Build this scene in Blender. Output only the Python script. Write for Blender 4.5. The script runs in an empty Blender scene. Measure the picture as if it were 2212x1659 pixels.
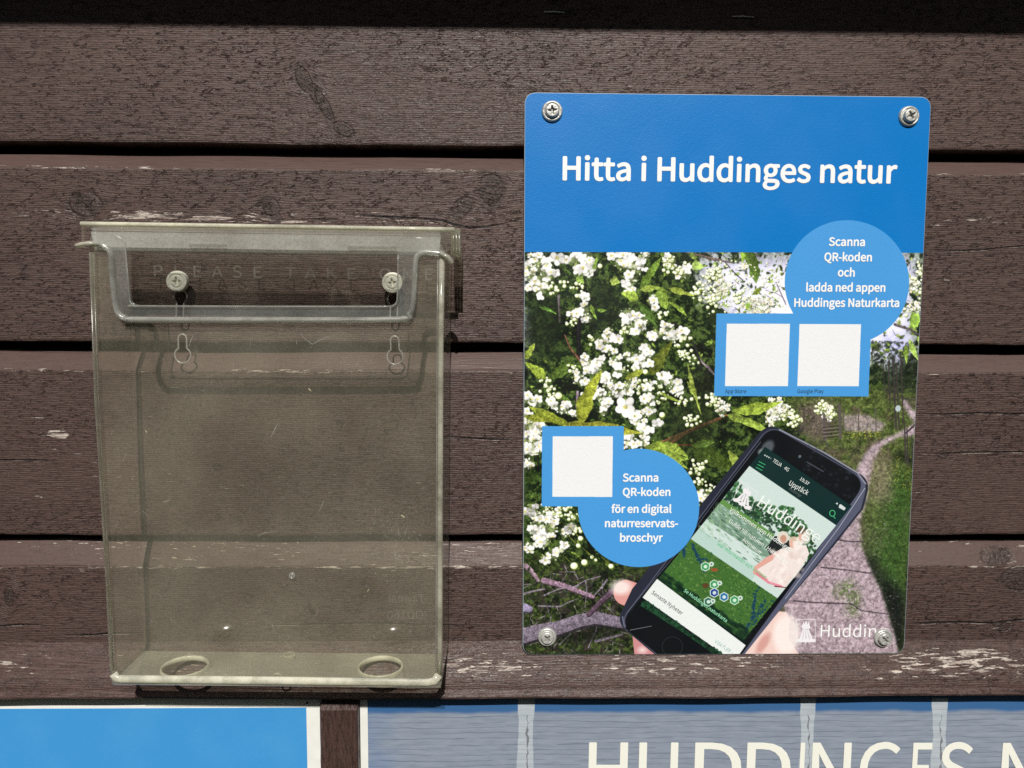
import bpy, math, random
import numpy as np
from mathutils import Vector, Matrix

scene = bpy.context.scene
rnd = random.Random(7)

# ------------------------------------------------------------------ camera
PITCH, YAW, ROLL, DIST, CZ = .0814, .0166, .0045, .393, 1.55
W0, H0, FPX = 2212.0, 1659.0, 1600.0       # the photograph measured at this size
_f = Vector((math.sin(YAW)*math.cos(PITCH), math.cos(YAW)*math.cos(PITCH), -math.sin(PITCH)))
_r = _f.cross(Vector((0, 0, 1))).normalized()
_u = _r.cross(_f)
RT = _r*math.cos(ROLL) + _u*math.sin(ROLL)
UP = -_r*math.sin(ROLL) + _u*math.cos(ROLL)
CAM = Vector((0, -DIST, CZ))
cam_d = bpy.data.cameras.new('camera')
cam_d.sensor_fit = 'HORIZONTAL'; cam_d.sensor_width = 36.0
cam_d.lens = 36.0*FPX/W0
cam_d.clip_start = .01; cam_d.clip_end = 2000
cam = bpy.data.objects.new('camera', cam_d)
scene.collection.objects.link(cam)
cam.matrix_world = Matrix(((RT.x, UP.x, -_f.x, CAM.x), (RT.y, UP.y, -_f.y, CAM.y), (RT.z, UP.z, -_f.z, CAM.z), (0, 0, 0, 1)))
scene.camera = cam

# ------------------------------------------------------------------ sky and sun
SUN_EL, SUN_AZ = math.radians(40.8), math.radians(.9)
world = bpy.data.worlds.new("World"); scene.world = world; world.use_nodes = True
wn = world.node_tree
sky = wn.nodes.new('ShaderNodeTexSky'); sky.sky_type = 'NISHITA'; sky.sun_disc = False
sky.sun_elevation = SUN_EL; sky.sun_rotation = math.radians(180) - SUN_AZ
bg = wn.nodes['Background']; bg.inputs['Strength'].default_value = .05
wn.links.new(sky.outputs[0], bg.inputs[0])
sun_d = bpy.data.lights.new('sun', 'SUN'); sun_d.energy = 5.0; sun_d.angle = math.radians(.53)
sun_d.color = (1.0, .965, .91)
sun = bpy.data.objects.new('sun', sun_d); scene.collection.objects.link(sun)
SD = Vector((math.sin(SUN_AZ)*math.cos(SUN_EL), -math.cos(SUN_AZ)*math.cos(SUN_EL), math.sin(SUN_EL)))
sun.rotation_euler = SD.to_track_quat('Z', 'Y').to_euler(); sun.location = SD*5
vs = scene.view_settings
vs.view_transform = 'Standard'; vs.look = 'None'; vs.gamma = 1; vs.exposure = 0.0
vs.use_curve_mapping = False
scene.cycles.transparent_max_bounces = 48
scene.cycles.max_bounces = 10
scene.cycles.use_denoising = False
scene.cycles.caustics_reflective = False; scene.cycles.caustics_refractive = False
scene.cycles.sample_clamp_indirect = 1.5; scene.cycles.sample_clamp_direct = 6

# ------------------------------------------------------------------ geometry helpers
def ray(u, v):
    return (_f + RT*((u-W0/2)/FPX) - UP*((v-H0/2)/FPX))
def U(u, v, depth=0.0):
    """point at photo position (u, v) standing `depth` metres proud of the wall face"""
    d = ray(u, v); t = (-depth + DIST)/d.y
    return CAM + d*t
def Upl(u, v, p0, n):
    d = ray(u, v); t = (p0-CAM).dot(n)/d.dot(n)
    return CAM + d*t
def srgb(r, g, b, k=1.0):
    return tuple(k*((c/255/12.92) if c/255 <= .04045 else ((c/255+.055)/1.055)**2.4) for c in (r, g, b)) + (1,)
def link(o, parent=None):
    scene.collection.objects.link(o)
    if parent is not None:
        o.parent = parent
        o.matrix_parent_inverse = parent.matrix_world.inverted()
    return o
def mesh(name, verts, faces, mat, parent=None, smooth=False):
    me = bpy.data.meshes.new(name)
    me.from_pydata([tuple(v) for v in verts], [], faces); me.update()
    if mat: me.materials.append(mat)
    if smooth: me.polygons.foreach_set('use_smooth', [True]*len(me.polygons))
    return link(bpy.data.objects.new(name, me), parent)
def thing(name, loc, label, cat, group=None):
    o = bpy.data.objects.new(name, None); o.empty_display_size = .02
    o.location = loc; link(o); bpy.context.view_layer.update()
    tag(o, label, cat, group); return o
def tag(o, label, cat, group=None):
    o['label'] = label; o['category'] = cat
    if group: o['group'] = group
    return o
def curve_sheet(name, loops, th, M, mat, parent=None, bev=0.0, res=2):
    """flat sheet of thickness th with holes; loops are 2D lists in the local frame M (z = outwards)"""
    cu = bpy.data.curves.new(name, 'CURVE'); cu.dimensions = '2D'; cu.fill_mode = 'BOTH'
    cu.extrude = max(th/2-bev, 0); cu.bevel_depth = bev; cu.bevel_resolution = res
    for lp in loops:
        s = cu.splines.new('POLY'); s.points.add(len(lp)-1)
        for i, p in enumerate(lp): s.points[i].co = (p[0], p[1], 0, 1)
        s.use_cyclic_u = True
    tmp = bpy.data.objects.new('tmp', cu); scene.collection.objects.link(tmp)
    dg = bpy.context.evaluated_depsgraph_get(); dg.update()
    me = bpy.data.meshes.new_from_object(tmp.evaluated_get(dg))
    bpy.data.objects.remove(tmp); me.transform(M); me.name = name
    me.materials.clear(); me.materials.append(mat)
    return link(bpy.data.objects.new(name, me), parent)
def frame(o, ex, ey, off=0.0):
    ex = Vector(ex).normalized(); ey = Vector(ey); ez = ex.cross(ey).normalized(); ey = ez.cross(ex)
    o = Vector(o) + ez*off
    return Matrix(((ex.x, ey.x, ez.x, o.x), (ex.y, ey.y, ez.y, o.y), (ex.z, ey.z, ez.z, o.z), (0, 0, 0, 1)))
def loc2(M, P):
    q = M.inverted() @ Vector(P); return (q.x, q.y)
def circle(cx, cy, r, n=40, a0=0, a1=2*math.pi, ry=None):
    ry = ry or r
    return [(cx+r*math.cos(a0+(a1-a0)*i/n), cy+ry*math.sin(a0+(a1-a0)*i/n)) for i in range(n)]
def slab(name, quad, vec, mat, parent=None):
    """closed slab: four corners and the thickness vector"""
    q = [Vector(p) for p in quad]; v = q + [p+Vector(vec) for p in q]
    return mesh(name, v, [(0, 1, 2, 3), (7, 6, 5, 4), (0, 4, 5, 1), (1, 5, 6, 2), (2, 6, 7, 3), (3, 7, 4, 0)], mat, parent)
def tube(name, pts, rx, mat, parent=None, seg=10, ry=None, nrm=Vector((0, -1, 0)), closed=False):
    ry = ry or rx; vs_, fs = [], []
    n = len(pts)
    for i, p in enumerate(pts):
        a = pts[(i-1) % n] if (closed or i) else p
        b = pts[(i+1) % n] if (closed or i < n-1) else p
        t = (Vector(b)-Vector(a)).normalized(); s = t.cross(nrm).normalized(); w = s.cross(t)
        for k in range(seg):
            an = 2*math.pi*k/seg
            vs_.append(Vector(p)+s*(rx*math.cos(an))+w*(ry*math.sin(an)))
    m = n if closed else n-1
    for i in range(m):
        for k in range(seg):
            fs.append((i*seg+k, ((i+1) % n)*seg+k, ((i+1) % n)*seg+(k+1) % seg, i*seg+(k+1) % seg))
    if not closed:
        fs.append(tuple(range(seg))); fs.append(tuple((n-1)*seg+k for k in range(seg-1, -1, -1)))
    return mesh(name, vs_, fs, mat, parent, smooth=True)
def rounded(pts, r, n=6):
    """round the marked corners of a 2D polyline: pts = [(x, y, radius or 0)]"""
    out = []; m = len(pts)
    for i, p in enumerate(pts):
        rr = r if len(p) == 2 else p[2]
        P = Vector(p[:2]); A = Vector(pts[(i-1) % m][:2]); B = Vector(pts[(i+1) % m][:2])
        if rr <= 0: out.append((P.x, P.y)); continue
        a = (A-P).normalized(); b = (B-P).normalized()
        ang = a.angle(b); d = min(rr/math.tan(ang/2), (A-P).length*.49, (B-P).length*.49)
        s, e = P+a*d, P+b*d
        for k in range(n+1):
            t = k/n; q = s*(1-t)**2+P*2*t*(1-t)+e*t*t; out.append((q.x, q.y))
    return out

# ------------------------------------------------------------------ node helpers
class S:
    """a shader socket with arithmetic"""
    def __init__(s, nt, sock): s.nt, s.k = nt, sock
    def m(s, op, *a, clamp=False):
        n = s.nt.nodes.new('ShaderNodeMath'); n.operation = op; n.use_clamp = clamp
        for i, x in enumerate((s,)+a):
            if isinstance(x, S): s.nt.links.new(x.k, n.inputs[i])
            else: n.inputs[i].default_value = x
        return S(s.nt, n.outputs[0])
    def __add__(s, o): return s.m('ADD', o)
    def __sub__(s, o): return s.m('SUBTRACT', o)
    def __mul__(s, o): return s.m('MULTIPLY', o)
    def __truediv__(s, o): return s.m('DIVIDE', o)
    __radd__ = __add__; __rmul__ = __mul__
    def __rsub__(s, o): return (s*-1.0)+o
    def abs(s): return s.m('ABSOLUTE')
    def sin(s): return s.m('SINE')
    def pow(s, e): return s.m('POWER', e)
    def max(s, o): return s.m('MAXIMUM', o)
    def min(s, o): return s.m('MINIMUM', o)
    def ramp(s, a, b, c=0.0, d=1.0):
        n = s.nt.nodes.new('ShaderNodeMapRange'); n.interpolation_type = 'SMOOTHSTEP'; n.clamp = True
        s.nt.links.new(s.k, n.inputs[0])
        for i, x in zip((1, 2, 3, 4), (a, b, c, d)): n.inputs[i].default_value = x
        return S(s.nt, n.outputs[0])
class G:
    def __init__(g, name):
        g.mat = bpy.data.materials.new(name); g.mat.use_nodes = True; g.nt = g.mat.node_tree
        g.b = g.nt.nodes['Principled BSDF']; g.out = g.nt.nodes['Material Output']
        n = g.nt.nodes.new('ShaderNodeTexCoord'); g.obj = n.outputs['Object']
        n = g.nt.nodes.new('ShaderNodeNewGeometry'); g.pos = n.outputs['Position']
        n = g.nt.nodes.new('ShaderNodeSeparateXYZ'); g.nt.links.new(g.pos, n.inputs[0])
        g.x, g.y, g.z = (S(g.nt, o) for o in n.outputs)
    def vec(g, x, y, z):
        n = g.nt.nodes.new('ShaderNodeCombineXYZ')
        for i, q in enumerate((x, y, z)):
            if isinstance(q, S): g.nt.links.new(q.k, n.inputs[i])
            else: n.inputs[i].default_value = q
        return n.outputs[0]
    def noise(g, vec, scale=1.0, detail=3, rough=.5, dist=0.0):
        n = g.nt.nodes.new('ShaderNodeTexNoise'); n.inputs['Scale'].default_value = scale
        n.inputs['Detail'].default_value = detail; n.inputs['Roughness'].default_value = rough
        n.inputs['Distortion'].default_value = dist
        g.nt.links.new(vec, n.inputs['Vector']); return S(g.nt, n.outputs[0])
    def mix(g, fac, a, b):
        n = g.nt.nodes.new('ShaderNodeMix'); n.data_type = 'RGBA'
        for i, q in ((0, fac), (6, a), (7, b)):
            if isinstance(q, S): g.nt.links.new(q.k, n.inputs[i])
            elif hasattr(q, 'links'): g.nt.links.new(q, n.inputs[i])
            else: n.inputs[i].default_value = q
        return n.outputs[2]
    def curve(g, s, pts, x0, x1, y0, y1):
        """y as a function of x, in world units"""
        n = g.nt.nodes.new('ShaderNodeFloatCurve'); c = n.mapping.curves[0]
        t = (s - x0)/(x1-x0); g.nt.links.new(t.k, n.inputs['Value'])
        q = [((x-x0)/(x1-x0), (y-y0)/(y1-y0)) for x, y in pts]
        c.points[0].location = q[0]; c.points[1].location = q[-1]
        for p in q[1:-1]: c.points.new(*p)
        n.mapping.update(); return S(g.nt, n.outputs[0])*(y1-y0)+y0
    def set(g, name, v):
        if isinstance(v, S): g.nt.links.new(v.k, g.b.inputs[name])
        elif hasattr(v, 'links'): g.nt.links.new(v, g.b.inputs[name])
        else: g.b.inputs[name].default_value = v
    def bump(g, h, dist, strength=1.0, to=None):
        n = g.nt.nodes.new('ShaderNodeBump'); n.inputs['Strength'].default_value = strength
        n.inputs['Distance'].default_value = dist; g.nt.links.new(h.k, n.inputs['Height'])
        for t in (to or [g.b]): g.nt.links.new(n.outputs[0], t.inputs['Normal'])
        return n

def wood(name, seed=0.0, knots=(), cracks=(), flake=0.0, bands=(), patches=(), tint=(1, 1, 1), vertical=False, knobbly=1.0, gloss=.42, bevels=()):
    """stained, saw-cut, weathered timber; positions are world metres"""
    g = G(name)
    X, Z = (g.z, g.x) if vertical else (g.x, g.z)
    # knots push the grain aside
    warp = g.noise(g.vec(X*5.0, seed, Z*14.0), 1, 2)*.010
    kmask = None; krim = None
    for (kx, kz, rx, rz, rot) in knots:
        dx, dz = X-kx, Z-kz; c, s = math.cos(rot), math.sin(rot)
        a, b = (dx*c+dz*s)/rx, (dz*c-dx*s)/rz
        d0 = (a*a+b*b).m('SQRT'); d = d0 + (g.noise(g.vec(X*110, seed+3, Z*170), 1, 4, .75)-.5)*2.1
        k = d.ramp(.35, 1.35, 1, 0)
        kmask = k if kmask is None else kmask.max(k)
        rm = ((d0+(g.noise(g.vec(X*60, seed+5, Z*60), 1, 2)-.5)*.4)-.78).abs().ramp(0, .16, 1, 0)
        krim = rm if krim is None else krim.max(rm)
        warp = warp + (d0*d0*-.55).m('EXPONENT')*dz*.55
    zz = Z - warp*.8
    smooth = None
    for (z0, z1) in bevels:
        q = (Z+(g.noise(g.vec(X*40, seed, 0.0), 1, 2)-.5)*.0012).ramp(z0-.0006, z0+.0006)*Z.ramp(z1, z1+.0005, 1, 0)
        smooth = q if smooth is None else smooth.max(q)
    keep = 1.0 if smooth is None else (1.0-smooth*.74)
    low = g.noise(g.vec(X*7, seed, zz*16), 1, 3)
    saw = ((zz*6283.0/1.05 + g.noise(g.vec(X*34, seed, zz*150), 1, 3)*8.0).sin())*.5+.5
    fib = g.noise(g.vec(X*70, seed+1, zz*1700), 1, 3, .6)
    jag = g.noise(g.vec(X*620, seed+2, zz*900), 1, 2)
    f2 = g.noise(g.vec(X*190+jag*.5, seed+9, zz*1050+jag*.5), 1, 3, .68)
    # short wavy splits all over the face
    w_ = (g.noise(g.vec(X*120, seed+14, zz*260), 1, 2)-.5)
    l1 = g.noise(g.vec(X*95+w_*1.0, seed+4, zz*640+w_*3.2+jag*.5), 1, 2, .5)
    l2 = g.noise(g.vec(X*150+w_*1.6, seed+16, zz*520+w_*5.0+jag*.6), 1, 2, .5)
    g1 = g.noise(g.vec(X*240, seed+12, zz*520), 1, 2).ramp(.50, .57)
    g2 = g.noise(g.vec(X*210, seed+13, zz*420), 1, 2).ramp(.52, .60)
    dens = g.noise(g.vec(X*9, seed+6, zz*22), 1, 3).ramp(.36, .66, .15, 1.0)
    ck = ((l1-.5).abs().ramp(.0, .030, 1, 0)*g1).max((l2-.5).abs().ramp(.0, .026, 1, 0)*g2)*dens*(knobbly*.85)*keep
    rough_ = f2.ramp(.52, .36, 0, .50)
    base = g.mix(low.ramp(.3, .7), tuple(np.array((.050, .0285, .0235))*tint)+(1,), tuple(np.array((.070, .0405, .0335))*tint)+(1,))
    col = g.mix(fib.ramp(.35, .75)*.5, base, tuple(np.array((.120, .078, .066))*tint)+(1,))
    if smooth is not None:
        col = g.mix(smooth*.85, col, tuple(np.array((.082, .050, .042))*tint)+(1,)); rough_ = rough_*keep  # bevels smoother; lighter tone put into the colour for sun on their slope
    col = g.mix(rough_, col, (.018, .012, .011, 1))
    col = g.mix(ck*.78, col, (.010, .006, .006, 1))
    h = (saw*.15 + f2*.85 - ck*1.3 + jag*.20)*keep + fib*.34
    # bare weathered wood showing through
    fl = g.noise(g.vec(X*105+w_*.8, seed+5, zz*1250+jag*.5), 1, 3, .66)
    fm = g.noise(g.vec(X*13, seed+8, zz*60), 1, 3)
    amount = fm*.0 + flake
    for (z0, z1, s, k) in bands:       # strips along the edges where the paint has worn
        amount = amount + Z.ramp(z0-s, z0, 0, k)*Z.ramp(z1, z1+s, 1, 0)
    for (px, pz, rx, rz, k) in patches:
        d = ((X-px)/rx).pow(2.0) + ((Z-pz)/rz).pow(2.0)
        amount = amount + d.ramp(0.1, 1.1, k, 0)
    th = .775 - amount.min(1.0)*.40 - (fm-.5)*.75*amount.min(1.0) - (fm-.5)*.12
    w = (fl-th-.006).ramp(0, .045)
    col = g.mix(w*.93, col, g.mix(f2.ramp(.35, .65), (.52, .45, .39, 1), (.20, .16, .14, 1)))
    h = h - w*.5
    if kmask is not None:
        kn = g.noise(g.vec(X*520, seed+7, Z*620), 1, 3, .7)
        kv = g.noise(g.vec(X*170, seed+21, Z*240), 1, 3, .7).ramp(.26, .50)
        col = g.mix(kmask*kv*.8, col, g.mix(kn.ramp(.35, .68), (.010, .006, .005, 1), (.056, .036, .030, 1)))
        col = g.mix(krim*kv*.22, col, (.010, .007, .007, 1))
        h = h + kmask*(kn*1.6-.8) - krim*kv*.5
    for pts in cracks:                 # long drying splits
        xs = [p[0] for p in pts]; zs = [p[1] for p in pts]
        x0, x1 = min(xs), max(xs); y0, y1 = min(zs)-.004, max(zs)+.004
        f = g.curve(X, [(p[0], p[1]) for p in pts], x0, x1, y0, y1)
        dz = Z - f + (jag-.5)*.0006
        ends = X.ramp(x0, x0+.02)*X.ramp(x1-.02, x1, 1, 0)
        wd = ends*(g.noise(g.vec(X*45, seed, 0.0), 1, 2).ramp(.3, .7, .4, 1.0))
        line = (dz.abs() - wd*pts[0][2]*1.5).ramp(0, .00025, 1, 0)*ends
        lip = (((dz+pts[0][2]*1.9+.00025).abs()) - wd*.00012).ramp(0, .0002, 1, 0)*ends*fl.ramp(.48, .60)
        col = g.mix(lip*.7, col, (.34, .29, .25, 1)); col = g.mix(line, col, (.002, .0015, .0015, 1))
        h = h - line*1.6
    g.nt.links.new(col, g.b.inputs['Base Color'])
    g.set('Roughness', fib.ramp(.3, .7, gloss, gloss+.2)); g.b.inputs['Specular IOR Level'].default_value = .36
    g.bump(h, .00058, 1.0)
    return g.mat

def simple(name, col, rough=.5, metal=0.0, spec=.5, bscale=0, bdist=0, var=0.0):
    g = G(name); g.b.inputs['Metallic'].default_value = metal
    g.b.inputs['Specular IOR Level'].default_value = spec
    v = g.noise(g.pos, 140, 4, .6)
    dark = tuple(c*(1-var) for c in col[:3])+(1,)
    g.nt.links.new(g.mix(v.ramp(.35, .7), dark, col), g.b.inputs['Base Color'])
    g.set('Roughness', v.ramp(.3, .7, max(rough-.08, 0), rough+.06))
    if bscale: g.bump(g.noise(g.pos, bscale, 3), bdist)
    return g.mat

def acrylic(name, tr=(.975, .973, .95), haze=.05, hcol=(.76, .72, .62), dust=1.0, rough=.06, edge=0.0, lump=.00005):
    """clear, slightly yellowed plastic with scratches and dried dust on it"""
    g = G(name); nt = g.nt; nt.nodes.remove(g.b)
    t = nt.nodes.new('ShaderNodeBsdfTransparent'); t.inputs[0].default_value = tr+(1,)
    gl = nt.nodes.new('ShaderNodeBsdfGlossy'); gl.inputs['Roughness'].default_value = rough
    gl.inputs[0].default_value = (1, 1, 1, 1)
    df = nt.nodes.new('ShaderNodeBsdfDiffuse'); df.inputs[0].default_value = hcol+(1,)
    tl = nt.nodes.new('ShaderNodeBsdfTranslucent'); tl.inputs[0].default_value = hcol+(1,)
    ds = nt.nodes.new('ShaderNodeMixShader'); ds.inputs[0].default_value = .4
    nt.links.new(df.outputs[0], ds.inputs[1]); nt.links.new(tl.outputs[0], ds.inputs[2])
    fr = nt.nodes.new('ShaderNodeFresnel')       # same reflectance on the way in and on the way out of a thin sheet
    gn = nt.nodes.new('ShaderNodeNewGeometry'); bf = S(nt, gn.outputs['Backfacing'])
    nt.links.new((bf*(1/1.49-1.49)+1.49).k, fr.inputs[0])
    m1 = nt.nodes.new('ShaderNodeMixShader'); nt.links.new(fr.outputs[0], m1.inputs[0])
    nt.links.new(t.outputs[0], m1.inputs[1]); nt.links.new(gl.outputs[0], m1.inputs[2])
    big = g.noise(g.pos, 22, 4, .6); fine = g.noise(g.pos, 900, 3, .7)
    w1 = g.noise(g.vec(g.x*900+g.z*260, g.y*300, g.z*30-g.x*18), 1, 3, .6)
    w2 = g.noise(g.vec(g.x*700-g.z*520, g.y*300, g.z*45+g.x*40), 1, 2, .6)
    scr = w1.ramp(.70, .76)*.55 + w2.ramp(.72, .77)*.5
    sp = g.noise(g.pos, 420, 2).ramp(.76, .80)*.8
    f = (big.ramp(.3, .7, .6, 1.35)*fine.ramp(.3, .7, .75, 1.25)*haze + (scr*big.ramp(.45, .65) + sp)*.16*dust).min(1.0)
    m2 = nt.nodes.new('ShaderNodeMixShader'); nt.links.new(f.k, m2.inputs[0])
    nt.links.new(m1.outputs[0], m2.inputs[1]); nt.links.new(ds.outputs[0], m2.inputs[2])
    nt.links.new(m2.outputs[0], g.out.inputs[0])
    g.bump(g.noise(g.pos, 60, 2), lump*8, .6, to=[gl, fr])
    return g.mat

def glassy(name, tint, haze, hcol=(.78, .77, .62)):
    """thick moulded edge: real refraction plus a little milky scattering"""
    g = G(name); nt = g.nt; nt.nodes.remove(g.b)
    gl = nt.nodes.new('ShaderNodeBsdfGlass'); gl.inputs['IOR'].default_value = 1.49
    gl.inputs['Roughness'].default_value = .04; gl.inputs[0].default_value = tint+(1,)
    t = nt.nodes.new('ShaderNodeBsdfTransparent'); t.inputs[0].default_value = tint+(1,)
    m00 = nt.nodes.new('ShaderNodeMixShader'); m00.inputs[0].default_value = .38
    nt.links.new(gl.outputs[0], m00.inputs[1]); nt.links.new(t.outputs[0], m00.inputs[2])
    gs = nt.nodes.new('ShaderNodeBsdfGlossy'); gs.inputs['Roughness'].default_value = .22
    m0 = nt.nodes.new('ShaderNodeMixShader'); m0.inputs[0].default_value = .09
    nt.links.new(m00.outputs[0], m0.inputs[1]); nt.links.new(gs.outputs[0], m0.inputs[2])
    df = nt.nodes.new('ShaderNodeBsdfDiffuse'); df.inputs[0].default_value = hcol+(1,)
    tl = nt.nodes.new('ShaderNodeBsdfTranslucent'); tl.inputs[0].default_value = hcol+(1,)
    ds = nt.nodes.new('ShaderNodeMixShader'); ds.inputs[0].default_value = .45
    nt.links.new(df.outputs[0], ds.inputs[1]); nt.links.new(tl.outputs[0], ds.inputs[2])
    m = nt.nodes.new('ShaderNodeMixShader')
    f = g.noise(g.vec(g.x*60, g.y*60, g.z*60), 1, 4, .7).ramp(.3, .7, haze*.5, haze*1.5)
    nt.links.new(f.k, m.inputs[0])
    nt.links.new(m0.outputs[0], m.inputs[1]); nt.links.new(ds.outputs[0], m.inputs[2])
    nt.links.new(m.outputs[0], g.out.inputs[0])
    g.bump(g.noise(g.pos, 300, 2), .0002, .5, to=[gl, gs])
    return g.mat

# ------------------------------------------------------------------ the setting: ground
gm = simple('ground_turf', (.05, .055, .03, 1), .95, var=.4)
gr = mesh('ground', [(-60, -60, 0), (60, -60, 0), (60, 2, 0), (-60, 2, 0)], [(0, 1, 2, 3)], gm); gr['kind'] = 'structure'

rt = np.random.RandomState(3); NT = 26000  # unseen belt of leaf quads behind the camera, added to cut sky fill
cx_ = rt.uniform(-34, 34, NT); cy_ = -11.5-rt.rand(NT)*5; hz = 7.6+1.2*np.sin(cx_*.9)+.8*np.sin(cx_*2.3+1); cz_ = rt.rand(NT)**.8*hz
q_ = rt.normal(size=(NT, 2, 3)); q_ /= np.linalg.norm(q_, axis=2, keepdims=True); sz_ = rt.uniform(.16, .38, NT)[:, None]
c_ = np.stack([cx_, cy_, cz_], 1); a1, a2 = q_[:, 0]*sz_, q_[:, 1]*sz_
vq = np.stack([c_-a1, c_-a2, c_+a1, c_+a2], 1).reshape(-1, 3)
wd_m = bpy.data.meshes.new('sky_blocker'); wd_m.from_pydata(vq.tolist(), [], [tuple(range(i*4, i*4+4)) for i in range(NT)])
wd_m.materials.append(simple('foliage', (.045, .075, .025, 1), .7, var=.5)); wdl = link(bpy.data.objects.new('sky_blocker', wd_m))
tag(wdl, 'unseen belt of green leaf clumps, added opposite the plank wall to dim the sky', 'sky_blocker'); wdl['kind'] = 'stuff'

# ------------------------------------------------------------------ timber wall
def zz_(v, d=0.0, u=1106): return U(u, v, d).z
PX = DIST/FPX
def kn(u, v, ru, rv, rot=0.0):
    p = U(u, v); return (p.x, p.z, ru*PX, rv*PX, rot)
def ck(pts, w=.0003):
    return [(U(u, v).x, U(u, v).z, w) for u, v in pts]
def pt(u, v, ru, rv, k):
    p = U(u, v); return (p.x, p.z, ru*PX, rv*PX, k)
wall = thing('timber_wall', (0, .02, zz_(1500)), 'dark brown wall of wide horizontal planks with black gaps behind the holder and poster', 'wall')
XL, XR, NX = -.62, .62, 420
E1, E2, E3 = zz_(316), zz_(742), zz_(1157)
RT_Z = zz_(1384)
def plank(top, bottom, hb, mat, seed, rec=.0075):
    r = random.Random(seed); ph = [r.uniform(0, 6.3) for _ in range(6)]
    prof = [(top-.001, -.020), (top-.001, -rec-.0012), (top-.0003, -rec-.0002), (top-.0012, -rec+.0003)]
    for k in range(1, 9):
        t = k/8; prof.append((top-hb*t, -rec*(1-t)+.0003*math.sin(math.pi*t)))
    prof += [(top-hb-.0012, .00005), (top-hb-.02, 0), (bottom+.02, 0), (bottom+.0014, 0), (bottom+.0005, -.0003), (bottom, -.0011), (bottom, -.020)]
    vs_, fs = [], []; m = len(prof)
    for i in range(NX+1):
        x = XL+(XR-XL)*i/NX
        wb = .00028*math.sin(x*23+ph[0])+.00018*math.sin(x*71+ph[1])+.00010*math.sin(x*190+ph[2])+r.uniform(-.00006, .00006)
        wt = .00035*math.sin(x*19+ph[3])+.0002*math.sin(x*63+ph[4])
        wh = .0005*math.sin(x*16+ph[5])
        for j, (z, y) in enumerate(prof):
            dz = wb if j >= m-5 else (wt+(wh if 4 <= j < m-6 else 0) if j < m-6 else 0)
            vs_.append((x, -y, z+dz))
    for i in range(NX):
        for j in range(m-1):
            fs.append((i*m+j, i*m+j+1, (i+1)*m+j+1, (i+1)*m+j))
    fs.append(tuple(range(m-1, -1, -1))); fs.append(tuple(NX*m+j for j in range(m)))
    o = mesh('plank', vs_, fs, mat, wall); return o
PH = E1-E2
w0 = wood('wood_plank_top', 1.0, knobbly=1.0)
w1 = wood('wood_plank_upper', 11.3,
          knots=[kn(656, 174, 19, 36, .45), kn(700, 228, 13, 44, .5), kn(742, 280, 30, 17, -.4), kn(682, 204, 16, 30, .5), kn(1290, 140, 9, 5)],
          flake=.02, bands=[(E1-.001, E1+.002, .002, .10)], tint=(1.06, 1.08, 1.10), gloss=.38)
w2 = wood('wood_plank_second', 23.7, bevels=[(E1-.0130, E1)],
          knots=[kn(185, 442, 42, 33), kn(584, 447, 22, 27, .5), kn(1060, 411, 38, 42), kn(1000, 448, 34, 22, .6), kn(2045, 604, 12, 8), kn(1120, 600, 16, 10)],
          cracks=[ck([(619, 480), (640, 475.5), (702, 473.5), (762, 477)], .00016), ck([(731, 461.5), (823, 467.5), (921, 472.5), (952, 476), (994, 488), (1030, 491), (1066, 487), (1105, 478), (1135, 468)], .00032),
                  ck([(1990, 538), (2080, 541), (2212, 531), (2300, 528)], .00016)],
          flake=.03, bands=[(zz_(371), zz_(366), .0006, .55), (zz_(482), zz_(462), .002, .42)], patches=[pt(2046, 604, 11, 6, .8), pt(300, 466, 60, 7, .42), pt(450, 471, 60, 6, .42), pt(640, 480, 40, 6, .3)])
w3 = wood('wood_plank_third', 37.1, bevels=[(E2-.0150, E2)], tint=(.95, .93, .93),
          knots=[kn(2037, 983, 15, 9), kn(470, 1010, 14, 9)],
          cracks=[ck([(1960, 893), (2050, 894.5), (2120, 892), (2212, 894), (2330, 892)], .00018), ck([(1960, 978), (2029, 979), (2110, 977), (2212, 976), (2330, 975)], .00014),
                  ck([(930, 941), (973, 943.5), (1037, 947.5), (1100, 949), (1150, 947)], .00020), ck([(-120, 991), (0, 993), (80, 994), (150, 996)], .00014)],
          flake=.10, bands=[(zz_(806), zz_(800), .0006, .40), (zz_(1060), zz_(960), .006, .16)],
          patches=[pt(2036, 984, 11, 7, .8), pt(110, 940, 44, 4, .8), pt(128, 936, 30, 15, .8), pt(60, 932, 70, 14, .5), pt(90, 902, 60, 6, .5), pt(60, 1080, 90, 16, .35), pt(620, 895, 80, 16, .3)])
w4 = wood('wood_plank_fourth', 53.9, bevels=[(E3-.0168, E3)], tint=(.95, .92, .92),
          knots=[kn(2160, 1205, 46, 22, .1), kn(2165, 1355, 22, 12), kn(2200, 1250, 46, 34), kn(20, 1290, 12, 30)],
          cracks=[ck([(-80, 1354), (0, 1351.5), (70, 1349), (124, 1356)], .0002), ck([(118, 1373), (150, 1371), (190, 1371), (240, 1368), (330, 1368)], .00024),
                  ck([(1940, 1347), (1990, 1346), (2080, 1343), (2130, 1345), (2212, 1338), (2330, 1336)], .00026), ck([(520, 1352), (640, 1349), (800, 1346), (960, 1350), (1040, 1352)], .00014)],
          flake=.10, bands=[(zz_(1224), zz_(1172), .002, .30), (zz_(1232), zz_(1224), .0006, .3)],
          patches=[pt(2160, 1200, 60, 12, .22), pt(2165, 1355, 30, 8, .5)])
plank(E1+2*PH-.0035, E1+PH, .011, w0, 1); plank(E1+PH-.0035, E1, .011, w1, 2)
plank(E1-.0038, E2, .0085, w2, 3); plank(E2-.0044, E3, .0100, w3, 4); plank(E3-.0038, RT_Z-.010, .0130, w4, 5)
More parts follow.
